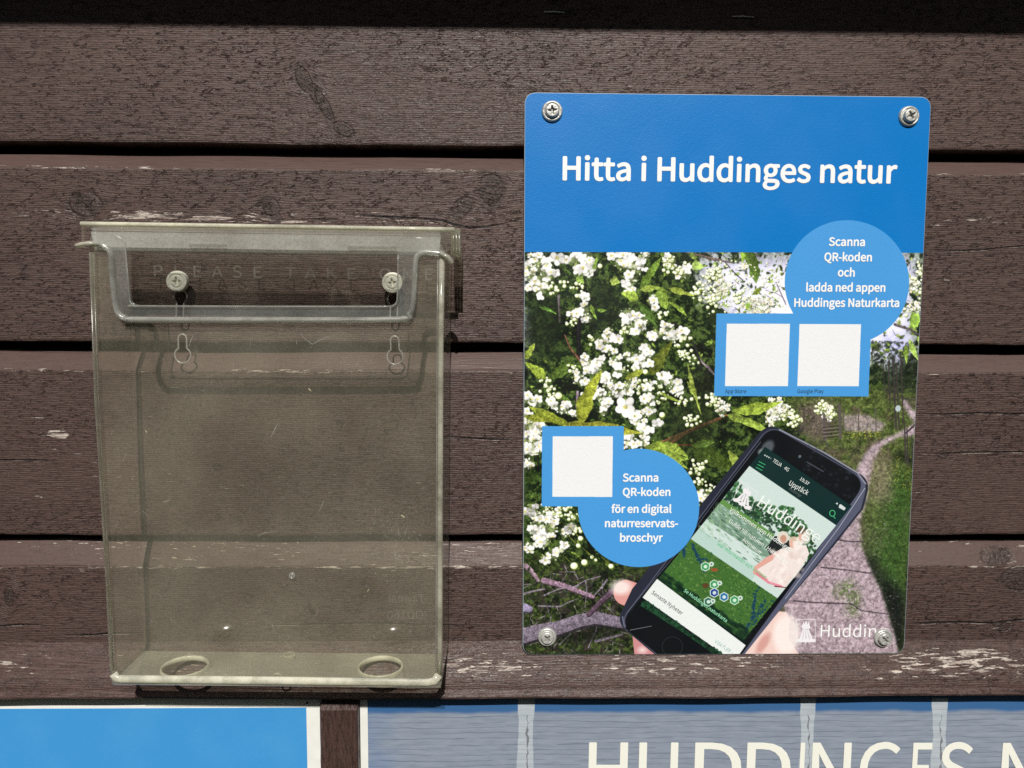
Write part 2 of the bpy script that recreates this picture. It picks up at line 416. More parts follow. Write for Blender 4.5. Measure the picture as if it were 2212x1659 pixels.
backing = simple('dark_backing', (.012, .010, .010, 1), .9)
slab('backing_board', [(XL, .021, RT_Z-.4), (XR, .021, RT_Z-.4), (XR, .021, E1+2*PH), (XL, .021, E1+2*PH)], (0, .012, 0), backing, wall)

# overhang that throws the shade along the top of the picture
SHZ = zz_(58)+.213*math.tan(SUN_EL)-.1868
ov = thing('roof_overhang', (0, -.1, SHZ+.18), 'dark brown boarded eave jutting out over the top of the plank wall', 'roof overhang')
for k in range(2):
    y0, y1 = -.001-.097*k, -.001-.097*k-.0955
    if k == 1: y1 = -.192
    slab('soffit_board', [(XL, y0, SHZ+.186), (XR, y0, SHZ+.186), (XR, y1, SHZ+.186), (XL, y1, SHZ+.186)], (0, 0, .02), w0, ov)
slab('fascia_board', [(XL, -.193, SHZ+.185), (XR, -.193, SHZ+.185), (XR, -.193, SHZ+.30), (XL, -.193, SHZ+.30)], (0, -.02, 0), w0, ov)

# ------------------------------------------------------------------ notice board below
RD = .016
rail_b = zz_(1511.5, RD)
wr = wood('wood_rail', 71.3, flake=.16,
          bands=[(zz_(1474, RD), zz_(1412, .005), .002, .16)],
          patches=[(U(1380, 1450, RD).x, U(1380, 1448, RD).z, .13, .0075, .26), (U(2120, 1445, RD).x, U(2120, 1450, RD).z, .08, .008, .22), (U(1000, 1440, RD).x, U(1000, 1440, RD).z, .02, .010, .2), (U(60, 1440, RD).x, U(60, 1440, RD).z, .06, .006, .12)],
          knobbly=.55, tint=(.98, .93, .93), gloss=.36)
nb = thing('notice_board_frame', (0, -.007, rail_b), 'worn brown timber rail and short post framing the lower signs', 'sign frame')
prof = [(zz_(v, d), d) for v, d in ((1384, .0002), (1391, .0009), (1398, .0018), (1406, .0029), (1415, .0042), (1424, .0057), (1433, .0073), (1442, .0089), (1451, .0104), (1460, .0117), (1470, .0127), (1480, .0134), (1490, .0138))]
prof += [(rail_b+.0016, RD), (rail_b+.0005, RD-.0003), (rail_b, RD-.0013), (rail_b, .0005)]
vs_, fs = [], []; m = len(prof)
for i in range(NX+1):
    x = XL+(XR-XL)*i/NX; w = .00025*math.sin(x*31+1)+.00012*math.sin(x*97)-.0011*math.exp(-((x-.02)/.2)**2)+.0009
    for j, (z, d) in enumerate(prof): vs_.append((x, -d, z+(w if j >= m-4 else 0)))
for i in range(NX):
    for j in range(m-1): fs.append((i*m+j, i*m+j+1, (i+1)*m+j+1, (i+1)*m+j))
mesh('top_rail', vs_, fs, wr, nb, smooth=False)
ws = wood('wood_stile', 90.2, flake=.16, vertical=True, knobbly=.6, tint=(.9, .84, .84), gloss=.34,
          cracks=[])
sx0, sx1 = U(691, 1600, .0105).x, U(773, 1600, .0105).x
st = zz_(1522, .0105, 730); zl = st-.16
n = 24; vs_ = []; fs = []
pf = [(sx0, .0035), (sx0, .0096), (sx0+.0008, .0105), (sx1-.0008, .0105), (sx1, .0096), (sx1, .0035)]
for i in range(n+1):
    z = st+.0012-(st-zl)*i/n
    dd = -.004 if i == 0 else 0
    if i == 1: z = st-.0032
    for (x, d) in pf: vs_.append((x+.0001*math.sin(z*400), -(d+(dd if d > .005 else 0)), z))
m = len(pf)
for i in range(n):
    for j in range(m-1): fs.append((i*m+j, (i+1)*m+j, (i+1)*m+j+1, i*m+j+1))
fs.append(tuple(range(m)))
mesh('stile', vs_, fs, ws, nb)
slab('back_board', [(XL, -.001, rail_b-.16), (XR, -.001, rail_b-.16), (XR, -.001, rail_b+.004), (XL, -.001, rail_b+.004)], (0, .018, 0), simple('board_back', (.05, .04, .035, 1), .9), nb)

# ------------------------------------------------------------------ lettering
import os
def bundled(fn_):
    try: return bpy.data.fonts.load(os.path.join(bpy.utils.system_resource('DATAFILES'), 'fonts', fn_))
    except Exception: return None
FONTS = {'noto': bundled('Noto Sans CJK Regular.woff2')}
def font_mesh(body, off=0.0, spacing=1.0, font='noto'):
    cu = bpy.data.curves.new('t', 'FONT'); cu.body = body; cu.size = 1; cu.offset = off
    if FONTS.get(font): cu.font = FONTS[font]
    cu.space_character = spacing; cu.resolution_u = 5
    o = bpy.data.objects.new('t', cu); scene.collection.objects.link(o)
    dg = bpy.context.evaluated_depsgraph_get(); dg.update()
    me = bpy.data.meshes.new_from_object(o.evaluated_get(dg)); bpy.data.objects.remove(o)
    return me
CAPS = {k: max(v.co.y for v in font_mesh('H', font=k).vertices) for k in FONTS}
def lettering(name, body, a, b, cap, mat, parent, pfun, off=0.0, spacing=1.0, lift=.00012, mirror=False, slant=0.0, depth=.00006, font='noto'):
    """text from the photo point a (left end of baseline) to b, capitals `cap` metres high, on the plane given by pfun"""
    me = font_mesh(body, 0, spacing, font)
    # glyphs that touch each other lie in slightly different planes
    par = list(range(len(me.vertices)))
    def root(i):
        while par[i] != i: par[i] = par[par[i]]; i = par[i]
        return i
    for e in me.edges: par[root(e.vertices[0])] = root(e.vertices[1])
    ids = {}; isl = [ids.setdefault(root(i), len(ids)) % 3 for i in range(len(me.vertices))]
    A, B = pfun(*a), pfun(*b); ex = (B-A); L = ex.length; ex.normalize()
    nrm = pfun.n; ey = nrm.cross(ex).normalized()
    n0 = len(me.vertices); co0 = [v.co.copy() for v in me.vertices]; fc = [tuple(q.vertices) for q in me.polygons]
    xs = [c.x for c in co0]; x0, x1 = min(xs), max(xs); k = cap/CAPS[font]
    rb = max(off, 0)*cap; Lx = L-2*rb
    shifts = [(0, 0)] if rb <= 0 else [(rb*math.cos(j*math.pi/4), rb*math.sin(j*math.pi/4)) for j in range(8)]+[(0, 0)]
    vv, ff = [], []
    for j, (dx, dy) in enumerate(shifts):       # heavier weight: the outline swept round a small circle
        for i, c in enumerate(co0):
            t = (c.x-x0)/(x1-x0); t = 1-t if mirror else t; y = c.y*(k-2*rb/CAPS[font])+rb+dy
            vv.append(A+ex*(rb+t*Lx+dx)+ey*y+nrm*(lift+.00002*isl[i]+.000006*j))
        ff += [tuple(q+j*n0 for q in t) for t in fc]
    nm = bpy.data.meshes.new(name); nm.from_pydata([tuple(q) for q in vv], [], ff); nm.materials.append(mat)
    bpy.data.meshes.remove(me)
    return link(bpy.data.objects.new(name, nm), parent)
def plane_fun(p0, n):
    p0, n = Vector(p0), Vector(n).normalized()
    def f(u, v): return Upl(u, v, p0, n)
    f.n = n; f.p0 = p0
    return f
white_ink = simple('white_ink', (.80, .80, .79, 1), .45, bscale=900, bdist=.00004)
black_ink = simple('black_ink', (.02, .025, .04, 1), .45)

# left sign: pale blue field with a white margin
def sheet_box(name, x0, x1, z0, z1, d0, d1, mat, parent):
    return slab(name, [(x0, -d1, z0), (x1, -d1, z0), (x1, -d1, z1), (x0, -d1, z1)], (0, d1-d0, 0), mat, parent)
SGD = .0048
white_board = simple('white_sign_board', (.74, .74, .70, 1), .45, var=.06)
g = G('pale_blue_print')
cl = g.noise(g.pos, 26, 4, .6)
g.nt.links.new(g.mix(cl.ramp(.45, .75)*.16, (.044, .262, .575, 1), (.13, .37, .63, 1)), g.b.inputs['Base Color'])
g.set('Roughness', cl.ramp(.3, .7, .30, .42)); g.bump(g.noise(g.pos, 500, 2), .00006)
pale_blue = g.mat
xe = U(690, 1600, SGD).x-.0002
ls = thing('information_sign', (-.2, -SGD, rail_b-.05), 'pale blue sign with white margin under the wall rail, left of the wooden post', 'sign')
sheet_box('sign_board', XL, sx0-.0003, rail_b-.15, rail_b-.0003, .0015, SGD, white_board, ls)
sheet_box('printed_field', XL, U(663, 1600, SGD).x, rail_b-.15, zz_(1529.5, SGD, 400), SGD, SGD+.00012, pale_blue, ls)
pin = U(663.5, 1518.5, SGD)
mesh('pin', [pin+Vector((.0006*math.cos(a), -.0003, .0007*math.sin(a))) for a in [i*math.pi/4 for i in range(8)]]+[pin+Vector((0, -.0009, 0))], [(i, (i+1) % 8, 8) for i in range(8)], simple('rusty_pin', (.03, .018, .015, 1), .6), ls)

# right sign: print of pale blue planks with big cream letters
def print_mat(name, ca, cb, dark, navy_on):
    g = G(name)
    sv = g.noise(g.vec(g.x*60, 3.0, g.z*420), 1, 4, .65); jw = g.noise(g.vec(g.x*300, 2.0, g.z*300), 1, 2)
    ph_ = g.noise(g.vec(g.x*16, 8.0, g.z*90), 1, 2)*9.0 + g.noise(g.vec(g.x*110, 8.0, g.z*200), 1, 2)*2.2
    lines = ((g.z*3.1416/.0031+ph_*.55).sin().abs()).ramp(.05, .30, 1, 0)*g.noise(g.vec(g.x*48, 5.0, g.z*330), 1, 1).ramp(.38, .48)
    c1 = g.mix(lines*.5, g.mix(sv.ramp(.3, .7), ca, cb), dark)
    if navy_on:
        top = zz_(1535, SGD, 1500); nv = g.noise(g.vec(g.x*40, 1.0, g.z*50), 1, 3)
        left = g.x.ramp(U(800, 1600, SGD).x, U(880, 1600, SGD).x, .45, 0)
        c1 = g.mix(left*nv.ramp(.3, .7), c1, (.05, .15, .36, 1))
        c1 = g.mix((g.z+(nv-.5)*.004).ramp(top-.0022, top+.0008), c1, (.035, .11, .26, 1))
    g.nt.links.new(c1, g.b.inputs['Base Color']); g.set('Roughness', sv.ramp(.3, .7, .38, .5))
    return g.mat
plank_print = print_mat('plank_print', (.195, .228, .285, 1), (.245, .282, .345, 1), (.050, .070, .11, 1), True)
rs = thing('welcome_sign', (.2, -SGD, rail_b-.05), 'grey-blue plank-printed sign with large cream capital letters below the poster', 'sign')
sheet_box('sign_board', sx1+.0003, XR, rail_b-.15, rail_b-.0003, .0015, SGD, white_board, rs)
sheet_box('printed_field', U(795, 1600, SGD).x, XR-.002, rail_b-.15, rail_b-.0005, SGD, SGD+.00012, plank_print, rs)
PS = plane_fun((0, -SGD-.00013, 0), (0, -1, 0))
stripe_m = print_mat('pale_print', (.33, .375, .42, 1), (.42, .46, .49, 1), (.22, .25, .29, 1), False)
for (uc, wv, sd) in ((1137, 19, 1), (1745, 17, 2), (2030, 18, 3)):
    r = random.Random(sd); L, R_ = [], []
    N = 26
    for i in range(N+1):
        v = 1508+i*16
        ww = wv*(1-.25*math.exp(-((v-1585)/35)**2)) + r.uniform(-1, 1)
        L.append(PS(uc-ww+r.uniform(-.8, .8)+(v-1520)*-.02, v)); R_.append(PS(uc+ww+r.uniform(-.8, .8)+(v-1520)*-.02, v))
    mesh('printed_stripe', [p+Vector((0, -.00005, 0)) for p in L+R_], [(i, i+1, N+2+i, N+1+i) for i in range(N)], stripe_m, rs)
    # the dark ragged split printed down the middle of each stripe
    a_, b_ = [], []
    for i in range(40):
        v = 1545+i*8; o = r.uniform(-2.2, 2.2); w = max(.4, r.uniform(-.6, 3.2))*(1 if i > 2 else .5)
        a_.append(PS(uc+2+o-w, v)+Vector((0, -.0001, 0))); b_.append(PS(uc+2+o+w, v)+Vector((0, -.0001, 0)))
    mesh('printed_crack', a_+b_, [(i, i+1, 41+i, 40+i) for i in range(39)], simple('print_grey', (.16, .17, .19, 1), .5), rs)
cream_ink = simple('cream_ink', (.74, .74, .66, 1), .42)
capW = 127*PX
for s, u0, u1 in (('H', 1270, 1354), ('U', 1378, 1462), ('D', 1498, 1599), ('D', 1610, 1705), ('I', 1724, 1734), ('N', 1750, 1834), ('G', 1853, 1940), ('E', 1966, 2008), ('S', 2024, 2098), ('N', 2158, 2242)):
    vb = 1606+114
    lettering('letter', s, (u0, vb), (u1, vb-.0), capW, cream_ink, rs, PS, off=.010, lift=.00025, font='noto')

# ------------------------------------------------------------------ screws
def screw(name, p, r, mats, parent, ang=0.0, raise_=.0022, cream=False, tilt=(0, 0)):
    """washer-headed screw: a polar height field with a cross recess"""
    nr, ns = 34, 96; vs_, fs = [], []
    ri = r*.66
    def h(q):
        if cream:
            t = q/r
            return raise_*(1-.10*t*t)*(1 if t < .93 else max(0, 1-((t-.93)/.07)**2)**.5) - (.0004*max(0, 1-((t-.62)/.10)**2) if abs(t-.62) < .1 else 0)
        if q < ri*.86: return raise_*(1-.06*(q/ri)**2)
        if q < ri: return raise_*(.94-.34*((q-ri*.86)/(ri*.14))**1.6)
        t = (q-ri)/(r-ri)
        return raise_*(.22+.26*math.sin(math.pi*min(1, t*1.06))**.8) if t < .94 else raise_*.1*max(0, 1-(t-.94)/.06)
    ca, sa = math.cos(ang), math.sin(ang)
    for i in range(nr+1):
        q = r*(i/nr)
        for k in range(ns):
            a = 2*math.pi*k/ns; x, z = q*math.cos(a), q*math.sin(a)
            X, Z = x*ca+z*sa, z*ca-x*sa
            y = h(q)
            Lr, w = r*.43, r*.105
            def inr(A, B):
                return min(1, max(0, (Lr-abs(A))/(Lr*.35)))*min(1, max(0, (w*(1.25-.5*abs(A)/Lr)-abs(B))/(w*.45)))
            y -= raise_*.62*max(inr(X, Z), inr(Z, X))
            vs_.append((p.x+x, p.y-y-x*tilt[0]-z*tilt[1], p.z+z))
    for i in range(nr):
        for k in range(ns):
            fs.append((i*ns+k, i*ns+(k+1) % ns, (i+1)*ns+(k+1) % ns, (i+1)*ns+k))
    # skirt down to the surface
    b = len(vs_)
    for k in range(ns):
        a = 2*math.pi*k/ns; vs_.append((p.x+r*.985*math.cos(a), p.y+.0006, p.z+r*.985*math.sin(a)))
    for k in range(ns): fs.append((nr*ns+k, nr*ns+(k+1) % ns, b+(k+1) % ns, b+k))
    return mesh(name, vs_, fs, mats, parent, smooth=True)
zinc = simple('zinc_steel', (.58, .58, .54, 1), .42, metal=.45, bscale=900, bdist=.0002, var=.25)
cream_m = simple('cream_painted_steel', (.86, .85, .74, 1), .45, bscale=400, bdist=.0001, var=.1)

# staples in the shade above the poster
stm = simple('staple_steel', (.45, .45, .45, 1), .35, metal=.9)
for (u, v, lab) in ((1198, 25.5, 'thin steel staple in the shaded plank, above the poster top left screw'), (1606, 35.5, 'thin steel staple in the shaded plank, right one of two')):
    p = U(u, v, .0006); w = .0052
    o = tube('staple', [Vector((-w, .004, -.0001)), Vector((-w, 0, 0)), Vector((0, 0, .0001)), Vector((w, 0, -.0002)), Vector((w, .004, -.0002))], .00045, stm, None, 8)
    o.location = p; tag(o, lab, 'staple', 'staples in the shaded top plank')

# ------------------------------------------------------------------ the poster print, painted with numpy
PD = .0052                                   # poster face
PCOR = [(1134.5, 200.5), (2011, 210), (1952, 1411.5), (1130, 1414)]
PF = plane_fun((0, -PD, 0), (0, -1, 0))
c3 = [PF(*c) for c in PCOR]
PM = frame(c3[3], c3[2]-c3[3], Vector((0, 0, 1)))     # local frame at the bottom left corner
PW, PHT = (c3[2]-c3[3]).length*1.004, (c3[0]-c3[3]).length*1.004
RES = 6800.0
CW, CH = int(PW*RES), int(PHT*RES)
def to_canvas(pts):
    out = []
    for u, v in pts:
        x, y = loc2(PM, PF(u, v)); out.append((x*RES, CH-y*RES))
    return np.array(out)
_src = np.array([(1140, 210), (2000, 215), (1940, 1400), (1140, 1405)], float); _dst = to_canvas(_src)
A_ = []
for (x, y), (X, Y) in zip(_src, _dst):
    A_ += [[x, y, 1, 0, 0, 0, -X*x, -X*y], [0, 0, 0, x, y, 1, -Y*x, -Y*y]]
Hh = np.append(np.linalg.solve(np.array(A_), _dst.ravel()), 1).reshape(3, 3)
def T(pts):
    p = np.asarray(pts, float).reshape(-1, 2); q = np.c_[p, np.ones(len(p))] @ Hh.T
    return q[:, :2]/q[:, 2:]
SC = RES*PX
C = np.zeros((CH, CW, 3), np.float32)
rs_ = np.random.RandomState(5)
def col(c): return np.array(c, np.float32)/255
def blend(y0, y1, x0, x1, a, c):
    sl = C[y0:y1, x0:x1]; sl += (c-sl)*a[..., None]
def box(p, pad):
    x0 = max(int(p[:, 0].min()-pad), 0); x1 = min(int(p[:, 0].max()+pad)+2, CW)
    y0 = max(int(p[:, 1].min()-pad), 0); y1 = min(int(p[:, 1].max()+pad)+2, CH)
    return x0, x1, y0, y1
def poly(pts, c, op=1.0, blur=0):
    p = T(pts); x0, x1, y0, y1 = box(p, 1)
    if x1 <= x0 or y1 <= y0: return
    acc = 0; ys, xs = np.mgrid[y0:y1, x0:x1].astype(np.float32)
    for oy in (.25, .75):
        for ox in (.25, .75):
            X, Y = xs+ox, ys+oy; ins = np.zeros(X.shape, bool)
            for i in range(len(p)):
                (ax, ay), (bx, by) = p[i-1], p[i]
                if ay == by: continue
                m = (ay > Y) != (by > Y)
                ins ^= m & (X < (bx-ax)*(Y-ay)/(by-ay)+ax)
            acc = acc+ins.astype(np.float32)
    a = acc/4*op
    cc = col(c) if not callable(c) else c(xs, ys)
    blend(y0, y1, x0, x1, a, cc)
def ell(u, v, ru, rv, c, ang=0.0, op=1.0, soft=1.0):
    q = T([(u, v)])[0]; rx, ry = ru*SC, rv*SC; R = max(rx, ry)+soft
    x0, x1, y0, y1 = box(np.array([[q[0]-R, q[1]-R], [q[0]+R, q[1]+R]]), 0)
    if x1 <= x0 or y1 <= y0: return
    ys, xs = np.mgrid[y0:y1, x0:x1].astype(np.float32); dx, dy = xs-q[0], ys-q[1]
    cs, sn = math.cos(ang), math.sin(ang)
    d = np.sqrt(((dx*cs+dy*sn)/rx)**2+((dy*cs-dx*sn)/ry)**2)
    a = np.clip((1-d)*min(rx, ry)/soft+.5, 0, 1)*op
    blend(y0, y1, x0, x1, a, col(c))
def stroke(pts, w0, w1, c, op=1.0, soft=1.0):
    p = T(pts); w0, w1 = w0*SC/2, w1*SC/2; x0, x1, y0, y1 = box(p, max(w0, w1)+1)
    if x1 <= x0 or y1 <= y0: return
    ys, xs = np.mgrid[y0:y1, x0:x1].astype(np.float32); A = np.zeros(xs.shape, np.float32)
    n = len(p)-1
    for i in range(n):
        a, b = p[i], p[i+1]; d = b-a; L = max(d@d, 1e-6)
        t = np.clip(((xs-a[0])*d[0]+(ys-a[1])*d[1])/L, 0, 1)
        dist = np.hypot(xs-a[0]-t*d[0], ys-a[1]-t*d[1]); w = w0+(w1-w0)*(i+t)/n
        A = np.maximum(A, np.clip((w-dist)/soft+.5, 0, 1))
    blend(y0, y1, x0, x1, A*op, col(c))
def leaf(a, b, w, c, c2=None, bend=0.0, op=1.0):
    p = T([a, b]); p0, p1 = p; d = p1-p0; L = float(np.hypot(*d))
    if L < 1: return
    e = d/L; nn = np.array([-e[1], e[0]]); w = w*SC/2
    x0, x1, y0, y1 = box(p, w+abs(bend)*L+2)
    if x1 <= x0 or y1 <= y0: return
    ys, xs = np.mgrid[y0:y1, x0:x1].astype(np.float32); dx, dy = xs-p0[0], ys-p0[1]
    t = (dx*e[0]+dy*e[1])/L; s = dx*nn[0]+dy*nn[1]-bend*L*4*t*(1-t)
    wb = 1+.16*np.sin(t*9+p0[0])+.10*np.sin(t*23+p0[1])
    hw = w*wb*np.clip(np.sin(np.pi*np.clip(t, 0, 1)**.72), 0, 1)**.9
    a_ = np.clip(hw-np.abs(s)+.5, 0, 1)*((t > 0) & (t < 1))*op
    c2 = c2 or tuple(min(255, k*1.16+6) for k in c)
    shade = np.clip(.5+.5*s/np.maximum(hw, 1), 0, 1)[..., None]
    cc = col(c)*(1-shade)+col(c2)*shade
    if w > 4:
        mt = n3[y0:y1, x0:x1]*.5+n2[y0:y1, x0:x1]*.5
        cc = cc*(.55+.9*mt[..., None])*(.82+.30*np.clip(t, 0, 1)[..., None])
        rib = np.clip(1-np.abs(s)/1.1, 0, 1)*.28 + np.clip(np.sin(t*L/3.1+np.abs(s)*.6)-.5, 0, 1)*.22
        cc = cc*(1-rib[..., None])+col((196, 204, 122))*rib[..., None]
    blend(y0, y1, x0, x1, a_, cc)
def vnoise(cell, seed, octs=3):
    r = np.random.RandomState(seed); out = np.zeros((CH, CW), np.float32); amp = 1; tot = 0
    for o in range(octs):
        c = max(cell/2**o, 1.0); gh, gw = int(CH/c)+3, int(CW/c)+3; g_ = r.rand(gh, gw).astype(np.float32)
        y = np.arange(CH)/c; x = np.arange(CW)/c; yi = y.astype(int); xi = x.astype(int)
        fy = (y-yi)[:, None].astype(np.float32); fx = (x-xi)[None].astype(np.float32)
        fy = fy*fy*(3-2*fy); fx = fx*fx*(3-2*fx)
        a = g_[yi][:, xi]; b = g_[yi][:, xi+1]; c_ = g_[yi+1][:, xi]; d = g_[yi+1][:, xi+1]
        out += amp*((a*(1-fx)+b*fx)*(1-fy)+(c_*(1-fx)+d*fx)*fy); tot += amp; amp *= .55
    return out/tot
def sm(x, a, b): t = np.clip((x-a)/(b-a), 0, 1); return t*t*(3-2*t)
n1, n2, n3 = vnoise(60, 1, 4), vnoise(16, 2, 3), vnoise(6, 3, 3)
YY, XX = np.mgrid[0:CH, 0:CW].astype(np.float32)
def wash(mask, c, op=1.0):
    global C
    C += (col(c)-C)*(mask*op)[..., None]
# base: dark foliage with mottled greens
C[:] = col((30, 42, 26))
wash(sm(n2, .46, .62), (84, 104, 52), .8); wash(sm(n3*.6+n1*.4, .54, .66), (112, 134, 64), .6); wash(sm(n1, .56, .72), (14, 20, 14), .85)
def mask_poly(pts, blur=8):
    p = T(pts); ys, xs = np.mgrid[0:CH:4, 0:CW:4].astype(np.float32); ins = np.zeros(xs.shape, bool)
    for i in range(len(p)):
        (ax, ay), (bx, by) = p[i-1], p[i]
        if ay == by: continue
        m = (ay > ys) != (by > ys); ins ^= m & (xs < (bx-ax)*(ys-ay)/(by-ay)+ax)
    a = ins.astype(np.float32); k = max(1, int(blur/4))
    for _ in range(2):
        for ax in (0, 1):
            b = sum(np.roll(a, s, ax) for s in range(-k, k+1))/(2*k+1); a = b
    a = np.repeat(np.repeat(a, 4, 0), 4, 1)
    a = np.pad(a, ((0, max(0, CH-a.shape[0])), (0, max(0, CW-a.shape[1]))), 'edge')[:CH, :CW]
    return a
def q2(x, y): return (1526.4+x*.2674, 449.3+y*.2674)       # zoomed views of the poster, back to photo units
def q1(x, y): return (1111.7+x*.2777, 518.4+y*.2777)
def q3(x, y): return (1111.7+x*.3298, 892.8+y*.3298)
def q4(x, y): return (1526.4+x*.3473, 864.0+y*.3473)
def q5(x, y): return (1296.0+x*.3229, 892.8+y*.3229)
def qz(x, y): return (1117.4+x*.14583, 1209.6+y*.1458)
def R(a, b): return rs_.uniform(a, b)
def rough(pts, f, amt=3):
    out = []
    for i in range(len(pts)):
        a, b = np.array(f(*pts[i-1])), np.array(f(*pts[i])); n = max(2, int(np.hypot(*(b-a))/7))
        for k in range(n): out.append(tuple(a+(b-a)*k/n+rs_.uniform(-amt, amt, 2)))
    return out
# sky behind the far branches
m = mask_poly([(1500, 540), (1990, 540), (2010, 700), (2010, 790), (1870, 800), (1700, 720), (1560, 700), (1500, 640)], 40)
wash(m*sm(n1*.5+n2*.5+m*.30, .56, .70), (208, 208, 232))
wash(mask_poly([q2(450, 660), q2(640, 620), q2(700, 880), q2(500, 860)], 14)*sm(n2, .25, .5), (214, 212, 236))
wash(mask_poly([q2(1400, 1060), q2(1560, 1010), q2(1650, 1200), q2(1500, 1220)], 20)*sm(n3, .25, .5), (168, 172, 216), .85)
# grass field and path on the right
fld = [(1690, 850), (2030, 830), (2030, 1430), (1600, 1430), (1700, 1150), (1760, 980), (1730, 900)]
gm_ = mask_poly(fld, 14); gc = vnoise(9, 11, 3)
wash(gm_, (76, 88, 50)); wash(gm_*sm(gc, .45, .65), (108, 122, 68), .7); wash(gm_*sm(n1, .5, .65), (92, 80, 72), .65); wash(gm_*sm(n2, .60, .72), (50, 62, 36), .6)
wash(mask_poly([q4(560, 40), q4(720, 0), q4(800, 30), q4(800, 150), q4(720, 270), q4(560, 200)], 20), (104, 88, 90), .75)
wash(mask_poly([q4(1130, 480), q4(1340, 430), q4(1340, 1300), q4(1130, 1250), q4(980, 930), q4(1080, 700)], 26), (56, 84, 42), .75)
wash(mask_poly([q4(930, 950), q4(1010, 930), q4(1090, 1080), q4(1230, 1200), q4(1260, 1600), q4(1140, 1600), q4(1130, 1380), q4(1040, 1130)], 22), (24, 28, 28), .88)
wash(mask_poly([q4(1130, 340), q4(1210, 300), q4(1330, 380), q4(1330, 420), q4(1180, 370)], 10), (34, 40, 30), .7)
wash(mask_poly([q4(1200, -280), q4(1340, -280), q4(1340, 10), q4(1100, 0)], 20)*sm(n2, .35, .6), (40, 46, 38), .8)
pth = (166, 150, 158)
def path(pts, op=1.0):
    m = mask_poly(pts, 7); wash(m, pth, op); wash(m*sm(gc, .5, .68), (140, 124, 132), .65*op); wash(m*sm(n2, .55, .75), (190, 174, 184), .6*op)
path([q4(840, 90), q4(1000, 90), q4(1110, 150), q4(1080, 190), q4(860, 190)], .7)
path([q4(1210, -10), q4(1240, 0), q4(1270, 50), q4(1330, 90), q4(1330, 190), q4(1240, 230), q4(1200, 222), q4(1090, 280), q4(1050, 340), q4(1030, 420), q4(1000, 560), q4(900, 560), q4(930, 420), q4(980, 330), q4(1040, 270), q4(1210, 190), q4(1290, 140), q4(1240, 70)])
wash(mask_poly([q4(1030, 350), q4(1140, 340), q4(1150, 620), q4(1000, 640)], 18), (132, 122, 106), .7)
path([q4(900, 560), q4(1000, 560), q4(990, 640), q4(950, 760), q4(960, 900), q4(1000, 1020), q4(1080, 1180), q4(1130, 1350), q4(1200, 1600), q4(480, 1600), q4(480, 1250), q4(800, 850)])
wash(mask_poly([q4(960, 620), q4(1110, 600), q4(1130, 900), q4(1030, 1000), q4(960, 880)], 18)*sm(n3, .35, .6), (88, 100, 66), .8)
wash(mask_poly([q4(780, 1160), q4(900, 1110), q4(960, 1220), q4(940, 1340), q4(850, 1330), q4(900, 1240), q4(790, 1220)], 12)*sm(n3, .3, .55), (96, 112, 70), .85)
for pp in ([(710, 1040), (900, 1060), (1000, 1075), (1060, 1075)], [(540, 1248), (640, 1258), (900, 1268), (960, 1310), (1160, 1335)], [(820, 870), (900, 880), (980, 880)]):
    stroke([q4(*p) for p in pp], 3.2, 2.4, (66, 58, 66), .85, 2)
for _ in range(900):
    u, v = q4(R(480, 1200), R(600, 1590)); k = R(-1, 1)
    ell(u, v, R(.6, 2.6), R(.4, 1.0), (124, 108, 118) if k < .2 else (200, 186, 196), R(-.3, .3), .45)
for _ in range(900):
    u, v = q4(R(600, 1330), R(-10, 900)); ell(u, v, R(.5, 1.6), R(.5, 1.2), [(150, 150, 70), (60, 76, 40), (120, 132, 80), (44, 52, 36)][rs_.randint(4)], 0, .45)
for _ in range(120):
    u, v = q4(*((R(850, 1080), R(190, 240)) if R(0, 1) < .6 else (R(1150, 1290), R(350, 560)))); ell(u, v, .9, .8, (212, 200, 70), 0, .8)
def fence():
    for (x, y0, y1, w) in ((825, 30, 235, 18), (730, 90, 245, 16), (850, 60, 180, 7), (760, 110, 170, 6), (943, 55, 190, 7), (1050, 45, 190, 6), (1160, -260, 180, 12), (1180, -230, 180, 9), (1205, -300, 150, 8), (1230, 140, 390, 10), (1245, 180, 410, 8), (1275, 220, 470, 7), (1290, 280, 510, 7), (1310, 300, 470, 6), (1100, -240, -60, 5), (1130, -240, 20, 8)):
        stroke([q4(x, y0), q4(x-4+(y1-y0)*.05, y1)], w*.36, w*.40, (92, 84, 84) if x < 1100 else (64, 58, 58), .9)
    for k in range(7): stroke([q4(725, 170+k*11), q4(820, 160+k*11)], 1.6, 1.6, (132, 120, 118) if k % 2 else (44, 40, 38), .9)
    stroke([q4(1330, 120), q4(1240, 205)], 4.5, 4, (70, 60, 66)); ell(*q4(1190, 52), 6, 7, (196, 212, 222), 0, .9, 2)
# dark far trees on the right
for _ in range(420):
    u, v = q2(R(1330, 1740), R(1080, 1400)); k = rs_.randint(4)
    ell(u, v, R(1.5, 5), R(1.5, 4), [(30, 38, 28), (46, 56, 38), (58, 66, 48), (22, 27, 24)][k], R(0, 3), .55, 2)
